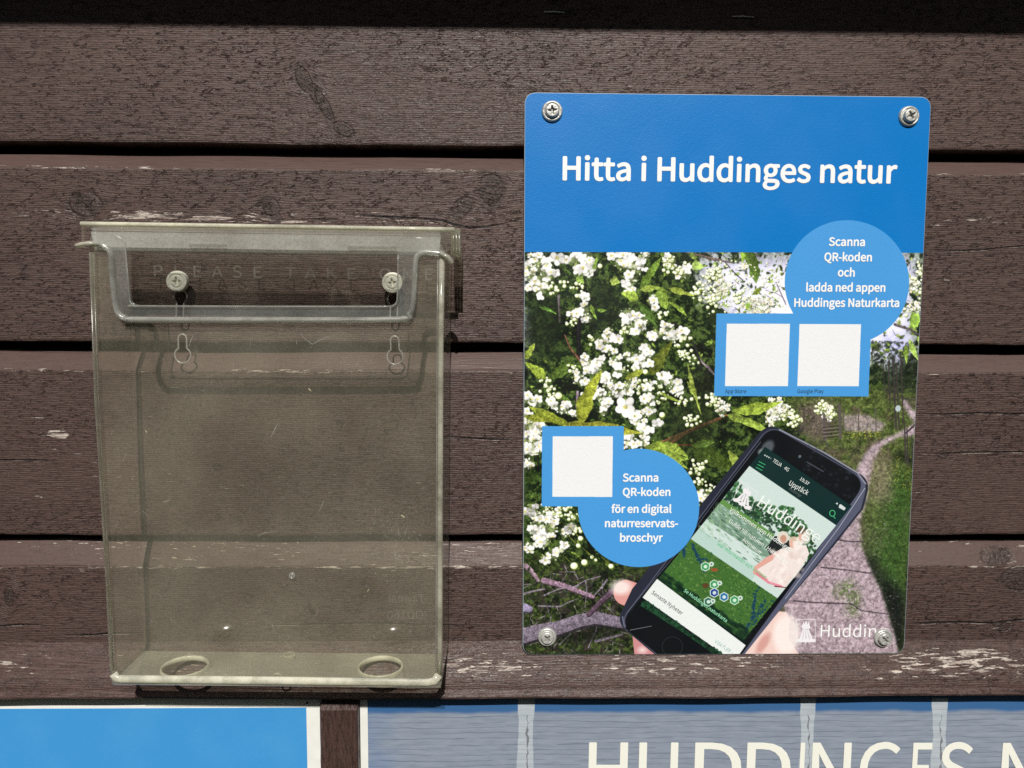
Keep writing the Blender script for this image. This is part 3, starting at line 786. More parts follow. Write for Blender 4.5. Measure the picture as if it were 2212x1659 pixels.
# mossy ground and fallen branches, lower left
gnd = mask_poly([(1120, 1195), (1240, 1215), (1330, 1230), (1420, 1225), (1420, 1430), (1120, 1430)], 14)
wash(gnd, (42, 52, 32)); wash(gnd*sm(gc, .42, .62), (84, 98, 52), .75); wash(gnd*sm(n2, .55, .68), (24, 28, 24), .8); wash(gnd*sm(vnoise(24, 21, 3), .55, .68), (58, 50, 50), .7)
for _ in range(260):
    u, v = R(1135, 1350), R(1230, 1412); a = R(0, 3.14); L = R(6, 34)
    c = [(122, 114, 124), (100, 92, 98), (80, 72, 74), (56, 52, 50), (158, 150, 160)][rs_.randint(5)]
    stroke([(u, v), (u+L*.5*math.cos(a)+R(-3, 3), v+L*.5*math.sin(a)), (u+L*math.cos(a), v+L*math.sin(a))], R(.8, 2.4), .6, c, .75)
lc = (122, 112, 126)
def log(pts, w0, w1, c, f=qz):
    P = [f(*p) for p in pts]; stroke([(u, v+w0*.16) for u, v in P], w0*1.05, w1*1.05, tuple(k*.42 for k in c), .9, 2); stroke(P, w0, w1, c, 1, 1.5)
    for i in range(len(P)-1):
        a, b = np.array(P[i]), np.array(P[i+1]); n = int(np.hypot(*(b-a))*1.8)
        for _ in range(n):
            t = R(0, 1); q = a+(b-a)*t; w = (w0+(w1-w0)*(i+t)/(len(P)-1))*.5
            o = R(-w, w); k = .72+.4*(-o/w*.5+.5)+R(-.16, .16)
            ell(q[0], q[1]+o, R(.8, 2.4), R(.5, 1.5), tuple(min(255, x*k*1.12) for x in c), R(0, 3), .7)
log([(90, 1120), (300, 1060), (620, 1000), (900, 900), (1150, 850), (1400, 900), (1560, 930)], 34, 24, lc)
log([(120, 80), (220, 170), (310, 300)], 11, 7, (150, 128, 140)); log([(390, 300), (700, 380), (900, 460), (1120, 540)], 12, 8, (150, 124, 142))
log([(1400, 470), (1230, 620), (1060, 800)], 13, 9, (92, 74, 88)); log([(100, 700), (180, 720)], 18, 14, (150, 140, 168))
for pp, w in (([(100, 500), (230, 460), (400, 430)], 5), ([(400, 520), (600, 430), (850, 390), (1010, 300), (1230, 240)], 3.6), ([(320, 680), (640, 690), (720, 640), (820, 600)], 3.6), ([(1010, 310), (1030, 450), (1000, 700)], 2.4), ([(1330, 290), (1250, 400), (1140, 520)], 4.4), ([(1260, 310), (1260, 420)], 3), ([(700, 80), (740, 180)], 2.6), ([(840, 170), (900, 290)], 3), ([(1160, 1200), (1300, 1170), (1550, 1100)], 7), ([(1050, 1300), (1170, 1020)], 2.2), ([(620, 1250), (780, 1100)], 3)):
    stroke([qz(*p) for p in pp], w, w*.6, (136, 126, 140), .95)
wash(mask_poly([qz(600, 1120), qz(900, 1080), qz(1300, 960), qz(1560, 1040), qz(1560, 1100), qz(1150, 1180), qz(700, 1260)], 8), (26, 28, 26), .55)
# loose small leaves over the bush
for _ in range(1500):
    u, v = R(1130, 1760), R(548, 1240)
    a = R(0, 6.28); L = R(4, 13); k = R(.45, 1.25)
    c = tuple(min(255, x*k) for x in [(84, 108, 46), (60, 82, 36), (120, 142, 62), (40, 58, 30)][rs_.randint(4)])
    leaf((u, v), (u+L*math.cos(a), v+L*math.sin(a)), L*.42, c, op=.85)
for _ in range(460):                     # twigs and leaves against the far sky
    u, v = R(1510, 2000), R(546, 790); a = R(0, 6.28); L = R(4, 16)
    if _ % 4: leaf((u, v), (u+L*math.cos(a), v+L*math.sin(a)), L*.5, [(112, 136, 58), (76, 96, 48), (54, 66, 38), (142, 160, 84)][rs_.randint(4)], op=.9)
    else: stroke([(u, v), (u+L*1.6*math.cos(a), v+L*1.6*math.sin(a))], 1.4, .7, (60, 56, 58), .8)
# branches
br = [([q1(340, 430), q1(350, 640)], 5, 4, (128, 112, 124)), ([q1(500, 600), q1(495, 760), q1(505, 900)], 12, 8, (34, 32, 34)), ([q1(390, 740), q1(430, 840), q1(480, 900), q1(520, 955)], 3, 4, (128, 84, 72)),
      ([q1(490, 1180), q1(482, 1300)], 6, 5, (140, 124, 138)), ([q1(1200, 1590), q1(1330, 1500), q1(1470, 1440), q1(1600, 1390)], 8, 3, (140, 84, 66)), ([q1(1440, 930), q1(1550, 1045)], 5, 3, (150, 138, 142)),
      ([q1(1340, 95), q1(1600, 155)], 4, 3, (112, 96, 90)), ([q2(0, 405), q2(200, 440)], 4, 3, (100, 86, 82)), ([q2(150, 440), q2(240, 540), q2(290, 580)], 2, 2, (60, 54, 56)), ([q2(1520, 940), q2(1640, 980), q2(1750, 1045)], 6, 4, (92, 84, 84)),
      ([q2(0, 1270), q2(50, 1330)], 5, 4, (110, 96, 104)), ([q2(560, 600), q2(640, 780)], 2, 2, (90, 84, 96)), ([q5(400, 200), q5(620, 100), q5(850, 10)], 7, 3, (140, 92, 70)), ([q5(480, 210), q5(620, 212)], 3, 2, (150, 50, 50)), ([q1(1500, 1000), q1(1500, 1250)], 4, 3, (40, 38, 40)), ([q1(1240, 640), q1(1400, 820), q1(1460, 1010)], 5, 4, (44, 42, 44))]
for P, a, b, c in br: stroke(P, a, b, c, .95); stroke([(u-1, v-1) for u, v in P], a*.3, b*.3, tuple(min(255, x*1.35) for x in c), .6)
def petalflower(u, v, Rr, dim=1.0):
    a0 = R(0, 6.28); w = R(.93, 1.04)*dim
    sq = R(.45, 1)
    ell(u+1, v+1.5, Rr*.9, Rr*.8, (70, 82, 50), 0, .5, 3)
    for k in range(5 if Rr > 11 else rs_.randint(3, 6)):
        a = a0+k*1.2566+R(-.3, .3); r = Rr*R(.42, .66)
        b = min(1, w*R(.80, 1.06)); c = (252*b, 251*b, 248*b)
        x, y = u+r*math.cos(a), v+r*math.sin(a)*sq
        ell(x, y, Rr*.52, Rr*.42, tuple(q*.86 for q in c), a, .95, 1.2); ell(x+Rr*.05*math.cos(a), y+Rr*.05*math.sin(a)-Rr*.04, Rr*.42, Rr*.32, c, a, .95, 1.4)
    if R(0, 1) < .7:
        ell(u, v, Rr*.24, Rr*.2, (176, 172, 96), 0, .85, 1.4)
        for _ in range(5): ell(u+R(-.3, .3)*Rr, v+R(-.25, .25)*Rr, .8, .8, (214, 196, 110), 0, .9)
def bud(u, v, r):
    ell(u+r*.2, v+r*.3, r*1.15, r*1.15, (92, 108, 44), 0, .85, 1.3); ell(u, v, r, r*.95, (214, 220, 178), 0, 1, 1.2); ell(u-r*.2, v-r*.2, r*.62, r*.6, (250, 250, 240), 0, .95, 1.3)
def cluster(f, x, y, r, kind='f', n=None, dim=1.0, size=11.0):
    s = abs(f(1, 0)[0]-f(0, 0)[0]); rr = r*s
    if kind == 'f':
        ell(*f(x, y), rr*.85, rr*.75, (160, 170, 122), 0, .55, 8)
        for _ in range(int(rr*.7)):
            a, d = R(0, 6.28), rr*R(0, 1)**.6; u, v = f(x, y); ell(u+d*math.cos(a), v+d*math.sin(a), R(1, 3.4), R(.8, 2.4), [(250, 250, 246), (232, 234, 222), (150, 164, 88), (196, 202, 160)][rs_.randint(4)], a, .9, 1)
        for _ in range(n or max(2, int((rr/size)**2*2.1))):
            a, d = R(0, 6.28), rr*R(0, 1)**.6; u, v = f(x, y); petalflower(u+d*math.cos(a), v+d*math.sin(a), size*R(.65, 1.1), dim)
    else:
        u, v = f(x, y)
        for _ in range(n or max(4, int((rr/4.6)**2*1.0))):
            a, d = R(0, 6.28), rr*R(0, 1)**.6; x2, y2 = u+d*math.cos(a), v+d*math.sin(a)
            if R(0, 1) < .4: stroke([(u, v), (x2, y2)], 1.1, .8, (126, 142, 62), .8)
            bud(x2, y2, R(2.0, 4.3))
LV = [(q1, (980, 370), (1140, 130), 62, (98, 124, 50)), (q1, (960, 460), (825, 410), 70, (134, 156, 66)), (q1, (975, 385), (1150, 372), 45, (140, 158, 72)), (q1, (1130, 370), (1180, 540), 90, (120, 144, 62)),
      (q1, (1195, 372), (1400, 432), 42, (138, 152, 66)), (q1, (970, 480), (1100, 662), 60, (70, 96, 42)), (q1, (1200, 480), (1345, 600), 32, (122, 146, 60)), (q1, (1060, 1050), (1225, 790), 95, (84, 92, 36)),
      (q1, (510, 1430), (682, 1010), 110, (134, 142, 50)), (q1, (240, 1080), (76, 950), 70, (140, 160, 62)), (q1, (262, 1075), (440, 945), 80, (76, 98, 40)), (q1, (420, 1440), (100, 1290), 74, (116, 126, 44)),
      (q1, (380, 1440), (990, 1500), 110, (138, 140, 54)), (q1, (1345, 960), (1455, 1370), 26, (140, 156, 74)), (q1, (1340, 1100), (1420, 1260), 40, (134, 150, 66)), (q1, (80, 925), (158, 800), 50, (132, 148, 62)),
      (q1, (310, 1180), (442, 1262), 38, (96, 130, 50)), (q1, (590, 500), (640, 620), 30, (112, 140, 58)), (q1, (860, 1080), (1030, 1010), 50, (130, 140, 56)), (q1, (740, 310), (820, 330), 60, (150, 168, 84)),
      (q1, (480, 290), (540, 340), 50, (132, 158, 76)), (q1, (1150, 100), (1200, 240), 40, (96, 118, 50)), (q1, (1380, 180), (1470, 210), 70, (156, 182, 96)), (q1, (1130, 1180), (1300, 1260), 24, (130, 150, 60)),
      (q3, (850, 215), (1135, 300), 92, (116, 136, 56)), (q3, (1160, 210), (1345, 330), 90, (52, 68, 30)), (q3, (55, 420), (190, 430), 90, (44, 62, 28)), (q3, (60, 20), (230, 60), 50, (126, 134, 50)),
      (q5, (610, 205), (955, 400), 130, (60, 76, 32)), (q5, (860, 250), (950, 420), 60, (136, 152, 70)), (q5, (850, 10), (1145, 130), 66, (126, 146, 64)), (q5, (360, 200), (590, 290), 80, (126, 146, 62)), (q5, (430, 240), (590, 370), 60, (130, 150, 64)),
      (q2, (330, 350), (400, 610), 95, (78, 100, 44)), (q2, (300, 330), (290, 440), 40, (124, 154, 58)), (q2, (440, 640), (360, 700), 40, (128, 146, 62)), (q2, (1640, 900), (1730, 900), 130, (146, 180, 80)), (q2, (1640, 1060), (1720, 1240), 40, (150, 178, 92)),
      (q2, (1610, 1100), (1615, 1260), 34, (118, 146, 60)), (q2, (1730, 1010), (1750, 1190), 44, (156, 180, 96)), (q2, (200, 1640), (620, 1560), 80, (132, 152, 60)), (q2, (0, 850), (170, 850), 130, (36, 46, 26)), (q2, (340, 760), (330, 830), 30, (134, 170, 70)),
      (q1, (610, 230), (640, 130), 30, (120, 150, 66)), (q1, (1030, 1620), (1180, 1590), 60, (130, 150, 60)), (q1, (1380, 1600), (1560, 1570), 60, (70, 90, 40)), (q1, (1360, 60), (1420, 170), 30, (110, 130, 60)), (q1, (190, 520), (330, 580), 26, (84, 120, 50)), (q1, (640, 540), (720, 545), 26, (110, 140, 60))]
wash(mask_poly([q1(80, 430), q1(330, 450), q1(380, 620), q1(370, 800), q1(300, 940), q1(80, 900)], 26), (34, 44, 28), .72)
wash(mask_poly([q1(600, 330), q1(800, 330), q1(800, 520), q1(720, 680), q1(580, 720), q1(610, 480)], 22), (30, 40, 26), .75)
wash(mask_poly([q1(1220, 1280), q1(1420, 1240), q1(1600, 1400), q1(1500, 1640), q1(1180, 1640), q1(1180, 1400)], 22), (40, 48, 30), .65)
wash(mask_poly([q1(1360, 980), q1(1560, 1040), q1(1500, 1380), q1(1400, 1200)], 16), (44, 50, 34), .6)
CL = [(180, 180, 90), (100, 250, 70), (260, 250, 60), (220, 320, 60), (150, 350, 60), (450, 150, 55), (550, 130, 65), (600, 220, 45), (530, 240, 50), (300, 380, 50, 'b'), (200, 400, 40), (380, 330, 40, 'b'), (480, 380, 55, 'b'),
      (850, 160, 80), (950, 200, 70), (900, 310, 60), (800, 120, 50), (1000, 130, 45), (890, 365, 36), (560, 450, 35), (540, 540, 45), (570, 600, 36), (460, 560, 42), (440, 650, 55, 'b'),
      (880, 580, 60), (980, 640, 60), (940, 690, 60), (830, 700, 50, 'b'), (740, 700, 30), (710, 755, 32), (770, 760, 32), (820, 780, 32), (690, 830, 50), (745, 860, 36), (600, 780, 40, 'b'),
      (1190, 700, 65), (1230, 745, 60), (1300, 720, 50), (1100, 735, 50), (1340, 780, 50, 'b'), (1280, 840, 40, 'b'), (1020, 840, 50), (1040, 890, 45), (950, 925, 60), (880, 900, 40), (780, 940, 50), (820, 1010, 45), (1000, 965, 50), (900, 1000, 36, 'b'),
      (1330, 900, 60, 'b'), (1400, 930, 40, 'b'), (560, 950, 50), (620, 990, 70), (660, 940, 40), (500, 1080, 55), (450, 1000, 50, 'b'), (600, 1120, 60), (700, 1060, 50), (745, 1120, 60), (780, 1180, 60), (640, 1200, 55), (570, 1200, 40), (700, 1250, 55), (690, 1335, 36),
      (860, 1150, 50), (900, 1115, 45), (980, 1140, 60, 'b'), (1040, 1130, 50), (1110, 1150, 45, 'b'), (1180, 1080, 60), (1240, 1130, 55), (1280, 1180, 45), (1150, 1230, 50, 'b'), (1290, 1250, 50, 'b'), (1400, 1240, 40, 'b'),
      (1030, 1240, 55), (1040, 1330, 55), (980, 1440, 55), (1010, 1500, 55), (1110, 1420, 42), (930, 1380, 50), (900, 1545, 50), (980, 1580, 45), (880, 1590, 36), (1240, 200, 90, 'b'), (1300, 250, 60), (1200, 160, 50), (1450, 400, 80, 'b'), (1520, 300, 70, 'b'), (1080, 470, 60), (1160, 590, 45, 'b'), (1550, 440, 60, 'b'), (1540, 1230, 60, 'b'),
      (230, 1130, 65, 'b'), (280, 1190, 50, 'b'), (100, 1240, 36), (170, 1275, 45), (280, 1270, 40), (380, 1310, 55), (470, 1350, 26), (100, 1420, 45), (170, 1460, 55), (110, 1530, 50), (180, 1570, 50), (120, 1620, 50), (200, 1430, 45), (60, 1590, 36),
      (1390, 1410, 60, 'b'), (1330, 1390, 36, 'b')]
rs_.shuffle(CL)
first = [l for l in LV if l[4][0] < 100]
for f, a, b, w, c in first: leaf(f(*a), f(*b), w*.29, c, bend=R(-.06, .06))
for x, y, r, *k in CL: cluster(q1, x, y, r, k[0] if k else 'f')
for x, y, r, k in ((90, 20, 40, 'f'), (120, 100, 50, 'f'), (150, 160, 50, 'f'), (100, 210, 50, 'f'), (140, 240, 40, 'f'), (90, 330, 40, 'f'), (170, 690, 50, 'f'), (250, 680, 60, 'f'), (130, 760, 55, 'f'), (225, 765, 55, 'f'), (190, 840, 50, 'f'), (330, 790, 32, 'f'), (100, 870, 40, 'f'),
                   (250, 920, 45, 'f'), (200, 960, 36, 'f'), (310, 880, 36, 'f'), (370, 650, 60, 'b'), (290, 640, 50, 'b'), (400, 760, 40, 'b'), (210, 620, 50, 'b'), (1190, 390, 40, 'b'), (1240, 540, 45, 'f'), (1230, 600, 50, 'b'), (1210, 450, 40, 'b'), (1180, 340, 40, 'b'), (1230, 330, 40, 'b')):
    cluster(q3, x, y, r, k)
cluster(q3, 110, 640, 50, 'f', dim=.82); cluster(q3, 380, 740, 30, 'f', dim=.8)
for x, y, r in ((415, 865, 15), (455, 975, 21), (388, 998, 24), (630, 1000, 17), (430, 818, 17), (505, 940, 12), (530, 960, 10)):
    stroke([q3(x, y), q3(x-60, y-60)], 1.6, 1.2, (128, 138, 60)); bud(*q3(x, y), r*.33)
for _ in range(150):
    u, v = q2(R(0, 620), R(420, 860)); bud(u, v, R(1.2, 2.6))
for x, y, r, k in ((550, 1600, 80, 'f'), (620, 1640, 60, 'f'), (920, 1600, 60, 'b'), (975, 1650, 60, 'f'), (60, 1560, 60, 'b'), (120, 1620, 60, 'f'), (120, 640, 70, 'f'), (260, 700, 60, 'b'), (80, 520, 60, 'b'), (60, 780, 60, 'b'), (400, 800, 90, 'f'), (470, 780, 70, 'f'), (330, 760, 50, 'f'), (300, 470, 36, 'f'), (1660, 620, 60, 'f'), (1680, 800, 50, 'f'), (1720, 470, 50, 'b'), (1600, 850, 40, 'b'), (1700, 560, 50, 'b'), (1730, 700, 50, 'b')):
    cluster(q2, x, y, r, k, size=5.5)
for x, y, r, k in ((430, 70, 70, 'b'), (490, 95, 60, 'b'), (560, 130, 40, 'b'), (400, 120, 40, 'f'), (440, 60, 50, 'f'), (700, 40, 45, 'b'), (765, 80, 40, 'b'), (560, 110, 40, 'b'), (20, 560, 50, 'b')):
    cluster(q4, x, y, r, k, size=5)
for f, a, b, w, c in LV:
    if c[0] >= 100: leaf(f(*a), f(*b), w*.29, c, bend=R(-.08, .08))
petalflower(*q1(860, 1300), 22); petalflower(*q1(935, 1370), 14); petalflower(*q1(1110, 1420), 13, .92); petalflower(*q1(530, 215), 16); petalflower(*q1(330, 140), 17); bud(*q1(340, 1210), 7.5); bud(*q1(1145, 1358), 6); bud(*q1(662, 200), 5); bud(*q1(1015, 1023), 5.5)

# photographic grain of light and dark in the picture
hi = vnoise(3.2, 31, 2); mid = vnoise(9, 32, 3); lum = C.mean(2)
k_ = (1+(hi-.5)*.62*(1-sm(lum, .5, .8))+(mid-.5)*.6*(1-sm(lum, .6, .85)))[..., None]
C *= k_; C[:] = np.clip((C-.45)*1.12+.46, 0.02, 1)
def soft(a, k):
    out = a
    for ax in (0, 1): out = sum(np.roll(out, t, ax) for t in range(-k, k+1))/(2*k+1)
    return out
C[:] = C*.35+soft(C, 1)*.65
glow = soft(soft(np.clip(C.min(2)-.74, 0, 1), 5), 5); C[:] = np.clip(C+(glow*.9*sm(C.mean(2), .3, .65))[..., None], 0, 1)
fence()
# the telephone in the hand
def skin(pts, base, hl):
    poly(pts, base); cx = sum(p[0] for p in pts)/len(pts); cy = sum(p[1] for p in pts)/len(pts)
    ell(cx+hl[0], cy+hl[1], hl[2], hl[3], (250, 240, 236), 0, .85, 16*1.3)
th = [q5(90+95*(1-math.cos(a))*1.0, 1200-88*math.sin(a)) for a in np.linspace(-1.35, 1.5, 22)] + [q5(290, 1150), q5(200, 1290), q5(150, 1285)]
skin(th, (222, 158, 152), (2, -12, 22, 16))
skin([q5(215, 1470), q5(300, 1560), q5(385, 1625), q5(232, 1625)], (204, 140, 142), (0, 4, 8, 6))
skin([q5(1120, 1360), q5(1190, 1325), q5(1250, 1330), q5(1268, 1380), q5(1262, 1510), q5(1340, 1625), q5(930, 1625), q5(1080, 1440)], (238, 208, 200), (22, 10, 30, 46))
ell(*q5(1090, 1540), 10, 26, (196, 130, 120), .5, .6, 12)
poly([q5(345, 1010), q5(390, 1005), q5(380, 1060)], (196, 110, 100))
def rr(pts, r): return rounded([(*q5(*p), r) for p in pts], r, 8)
case = rr([(1135, 30), (1850, 445), (1140, 1420), (915, 1625), (380, 1625), (75, 1395)], 42)
case = rounded([(*q5(1125, 58), 40), (*q5(1812, 446), 38), (*q5(1760, 640), 6), (*q5(1570, 880), 4), (*q5(935, 1640), 3), (*q5(400, 1640), 3), (*q5(110, 1400), 34), (*q5(215, 1175), 4)], 10, 8)
poly(case, (40, 44, 58))
inner = rounded([(*q5(1145, 88), 34), (*q5(1778, 458), 32), (*q5(925, 1640), 3), (*q5(430, 1640), 3), (*q5(150, 1400), 26)], 10, 8)
poly(rounded([(*q5(1138, 74), 38), (*q5(1794, 452), 36), (*q5(1745, 640), 6), (*q5(945, 1640), 3), (*q5(410, 1640), 3), (*q5(128, 1400), 30)], 10, 8), (86, 90, 112))
poly(rounded([(*q5(1141, 80), 36), (*q5(1787, 454), 34), (*q5(930, 1640), 3), (*q5(415, 1640), 3), (*q5(136, 1400), 30)], 10, 8), (30, 33, 44))
poly(inner, (12, 16, 20))
stroke([q5(1200, 108), q5(1500, 262), q5(1722, 398), q5(1776, 470)], 3.2, 3.2, (150, 154, 170), .9); stroke([q5(1772, 500), q5(1600, 760), q5(1240, 1240)], 1.6, 1.4, (176, 184, 196), .9)
stroke([q5(1075, 190), q5(850, 480), q5(500, 950), q5(180, 1330)], 1.2, 1.0, (108, 114, 130), .9)
stroke([q5(150, 1360), q5(160, 1420), q5(180, 1450)], 3, 2, (120, 126, 150), .8, 2)
for _ in range(60):
    u, v = q5(R(1350, 1700), R(180, 560)); x = (u-q5(1350, 0)[0]); ell(u, v, R(2, 5), R(2, 5), (66, 70, 82), 0, R(.10, .4), 4)
ell(*q5(1120, 230), 12, 18, (150, 160, 170), .6, .5, 10); ell(*q5(1085, 265), 10, 8, (220, 228, 230), .6, .5, 8)
ell(*q5(1336, 288), 3.2, 3.6, (110, 124, 136), .5, .8); stroke([q5(1385, 325), q5(1492, 388)], 2.6, 2.6, (74, 78, 90), .9)
O_, EX, EY = np.array((1000., 352.)), np.array((580., 397.)), np.array((-715., 888.))
def ph(s, t): return q5(*(O_+EX*s+EY*t))
def PQ(s0, t0, s1, t1, c, op=1.0): poly([ph(s0, t0), ph(s1, t0), ph(s1, t1), ph(s0, t1)], c, op)
PQ(0, -.145, 1, 0, (14, 44, 44)); PQ(0, 0, 1, .55, (206, 224, 220)); 
for _ in range(520):
    s = R(0, 1); t = .10+R(0, .12)+.05*math.sin(s*7)+(.04 if s > .6 else 0); k = R(.5, 1.3)
    ell(*ph(s, t), R(2, 5), R(2, 4), (56*k, 104*k, 60*k), R(0, 3), .8, 2)
for _ in range(160): ell(*ph(R(.0, .62), R(.17, .245)), R(2, 5), R(1.5, 3), (30, 58, 40), R(0, 3), .8, 2)
PQ(0, .25, .60, .28, (100, 146, 76)); PQ(0, .28, .75, .40, (104, 138, 116), .85)
for _ in range(220):
    s, t = R(0, .75), R(.28, .48); ell(*ph(s, t), R(2, 8), R(.8, 2), [(210, 232, 226), (56, 92, 66), (150, 186, 160)][rs_.randint(3)], .6+R(-.2, .2), .55, 1.5)
for _ in range(60):
    s, t = R(0, .2), R(.3, .5); a = ph(s, t); stroke([a, (a[0]+R(-2, 2), a[1]-R(6, 16))], 1, .6, (156, 196, 140), .7)
PQ(0, .47, .7, .55, (176, 208, 198), .7)
# two people on the shore
def qp(x, y): return q5(1270+(x-1270)*.84, 1010+(y-1010)*.86)
poly([qp(1085, 880), qp(1150, 790), qp(1250, 800), qp(1290, 880), qp(1240, 960), qp(1120, 960)], (30, 36, 36))
ell(*qp(1215, 800), 13, 14, (222, 216, 204), 0, 1, 3); ell(*qp(1217, 812), 7, 9, (198, 150, 130), 0, 1, 2)
poly([qp(1290, 870), qp(1200, 890), qp(1100, 950), qp(985, 1030), qp(975, 1070), qp(1050, 1120), qp(1190, 1200), qp(1230, 1190), qp(1380, 1010), qp(1425, 930), qp(1400, 860)], (238, 226, 222))
poly([qp(1190, 905), qp(1090, 950), qp(985, 1030), qp(975, 1080), qp(1060, 1130), qp(1100, 1130), qp(1010, 1050), qp(1130, 980)], (224, 168, 156)); stroke([qp(1010, 1080), qp(1100, 1150), qp(1200, 1180)], 7, 5, (226, 124, 146), .8, 2)
for _ in range(70):
    x, y = R(1120, 1400), R(900, 1150)
    if x+y < 2440: ell(*qp(x, y), R(3, 8), R(3, 9), [(255, 250, 246), (222, 200, 194), (244, 234, 230)][rs_.randint(3)], .6, .4, 6)
ell(*qp(1300, 838), 10, 13, (226, 182, 164), .2, 1, 3); ell(*qp(1335, 845), 11, 15, (246, 238, 232), .2, .9, 6); ell(*qp(1296, 812), 9, 5, (206, 190, 166), .3, .8, 3)
ell(*qp(1372, 790), 9, 12, (220, 178, 158), .2, 1, 3); ell(*qp(1366, 748), 11, 7, (92, 66, 48), .3, .95, 3); ell(*qp(1398, 800), 10, 16, (244, 236, 230), .2, .8, 6)
stroke([qp(1150, 1180), qp(1240, 1190)], 3, 2, (120, 50, 60))
PQ(0, .55, 1, .865, (66, 108, 50))
for _ in range(1300):
    s, t = R(0, 1), R(.55, .865); k = rs_.randint(5); ell(*ph(s, t), R(.8, 3.4), R(.6, 1.8), [(44, 82, 42), (92, 132, 60), (118, 154, 82), (52, 92, 50), (72, 120, 48)][k], R(0, 3), .7)
for s0, t0, n, dx, dy in ((.05, .57, 22, .011, .004), (.0, .60, 10, .01, .006), (.12, .60, 10, .012, .001), (.80, .56, 14, .008, .012), (.92, .60, 22, .003, .011), (.98, .58, 12, -.004, .016), (.86, .66, 10, .006, .008)):
    s, t = s0, t0
    for _ in range(n):
        ell(*ph(min(s, .985), t), R(2, 6), R(1.2, 2.6), (24, 62, 88), R(0, 1.4), .9); s += dx+R(-.01, .012); t += dy+R(-.008, .008)
for _ in range(380): ell(*ph(R(0, 1), R(.80, .90)), R(4, 10), R(2, 5), (10, 34, 26), .6, .35, 4)
for x, y, c in ((705, 1025, (66, 158, 96)), (765, 1145, (66, 158, 96)), (900, 1250, (66, 158, 96)), (830, 1228, (44, 112, 168)), (765, 1200, (36, 70, 150)), (725, 1260, (50, 110, 90))):
    u, v = q5(x, y); poly([(u+11*math.cos(k*math.pi/3+.5), v+11*math.sin(k*math.pi/3+.5)) for k in range(6)], (214, 232, 220)); poly([(u+9*math.cos(k*math.pi/3+.5), v+9*math.sin(k*math.pi/3+.5)) for k in range(6)], c); ell(u, v, 4, 4, (230, 244, 236), 0, .9)
for x, y in ((745, 1008), (800, 1135), (938, 1235), (755, 1255)): ell(*q5(x, y), 5.5, 5.5, (206, 226, 216)); ell(*q5(x, y), 2, 2, (90, 120, 110))
ell(*q5(765, 1046), 8, 4, (150, 84, 50)); ell(*q5(705, 1152), 7, 6, (90, 66, 40))
poly([q5(382, 1108), q5(975, 1552), q5(912, 1640), q5(866, 1640), q5(285, 1232)], (234, 240, 238))
for _ in range(700):
    t = R(0, 1); o = R(0, 1)**1.5; x, y = 300+t*560, 1262+t*390; u, v = q5(x-o*30-10, y+o*45+R(-22, 20)*(1-o*.5)); k = R(.5, 1.3)
    ell(u, v, R(2, 5), R(2, 4.5), (30*k, 66*k, 44*k), R(0, 3), .85, 1.6)
poly([q5(275, 1290), q5(560, 1470), q5(800, 1640), q5(420, 1640), q5(170, 1440), q5(190, 1340)], (12, 16, 20))
for k in range(40):
    a0, a1 = k*.157, (k+1)*.157
    stroke([q5(484+68*math.cos(a0), 1560+66*math.sin(a0)), q5(484+68*math.cos(a1), 1560+66*math.sin(a1))], 1.2, 1.2, (46, 52, 58), .9)
stroke([q5(200, 1450), q5(345, 1422)], 1.0, .8, (190, 196, 200), .8)
for k in range(3): stroke([q5(1064-k*10, 322+k*19), q5(1104-k*10, 343+k*19)], 1.5, 1.5, (70, 196, 120))
for k in range(32):
    a0, a1 = k*.2, (k+1)*.2; stroke([q5(1554+18*math.cos(a0), 668+20*math.sin(a0)), q5(1554+18*math.cos(a1), 668+20*math.sin(a1))], 1.5, 1.5, (80, 200, 130))
stroke([q5(1562, 688), q5(1572, 702)], 1.6, 1.6, (80, 200, 130))
poly([q5(1600, 612), q5(1612, 608), q5(1645, 634), q5(1634, 650), q5(1598, 632)], (214, 222, 222)); poly([q5(1575, 603), q5(1592, 596), q5(1590, 612)], (214, 222, 222))
for k in range(4): ell(*q5(1103+k*13, 280+k*7), 1.7, 1.7, (206, 214, 214), 0, 1 if k < 3 else .5)
# white emblem: a bundle of sheaves with flames above, in a thin frame, twice
def emblem(f, w=1.3, c=(238, 236, 240)):
    Wt = c
    for a, b in (((0, 0), (1, 0)), ((0, 0), (0, 1)), ((1, 0), (1, 1))): stroke([f(*a), f(*b)], w, w, Wt, .85)
    for k in range(4):
        x0, x1 = .36+k*.085, .22+k*.185; poly([f(x0-.03, .43), f(x0+.045, .43), f(x1+.09, .85), f(x1-.07, .85)], Wt)
    poly([f(.33, .42), f(.27, .32), f(.33, .18), f(.40, .10), f(.40, .22), f(.46, .14), f(.52, .03), f(.56, .16), f(.60, .24), f(.66, .08), f(.70, .22), f(.74, .33), f(.68, .42)], Wt)
    for k in range(3): ell(*f(.18+k*.32, .91), 8.0*abs(f(1, 0)[0]-f(0, 0)[0])/36, 4.2, Wt)
    poly([f(.02, .90), f(.98, .90), f(.94, .99), f(.54, .99), f(.50, 1.04), f(.46, .99), f(.06, .99)], Wt)
emblem(lambda a, b: q4(560+(675-560)*a-8*b*(1-a)*0, 1364+(1508-1364)*b))
def fe(a, b): return q5(940+(1055-940)*a-50*b, 452+78*a+125*b)
emblem(fe, 1.1)

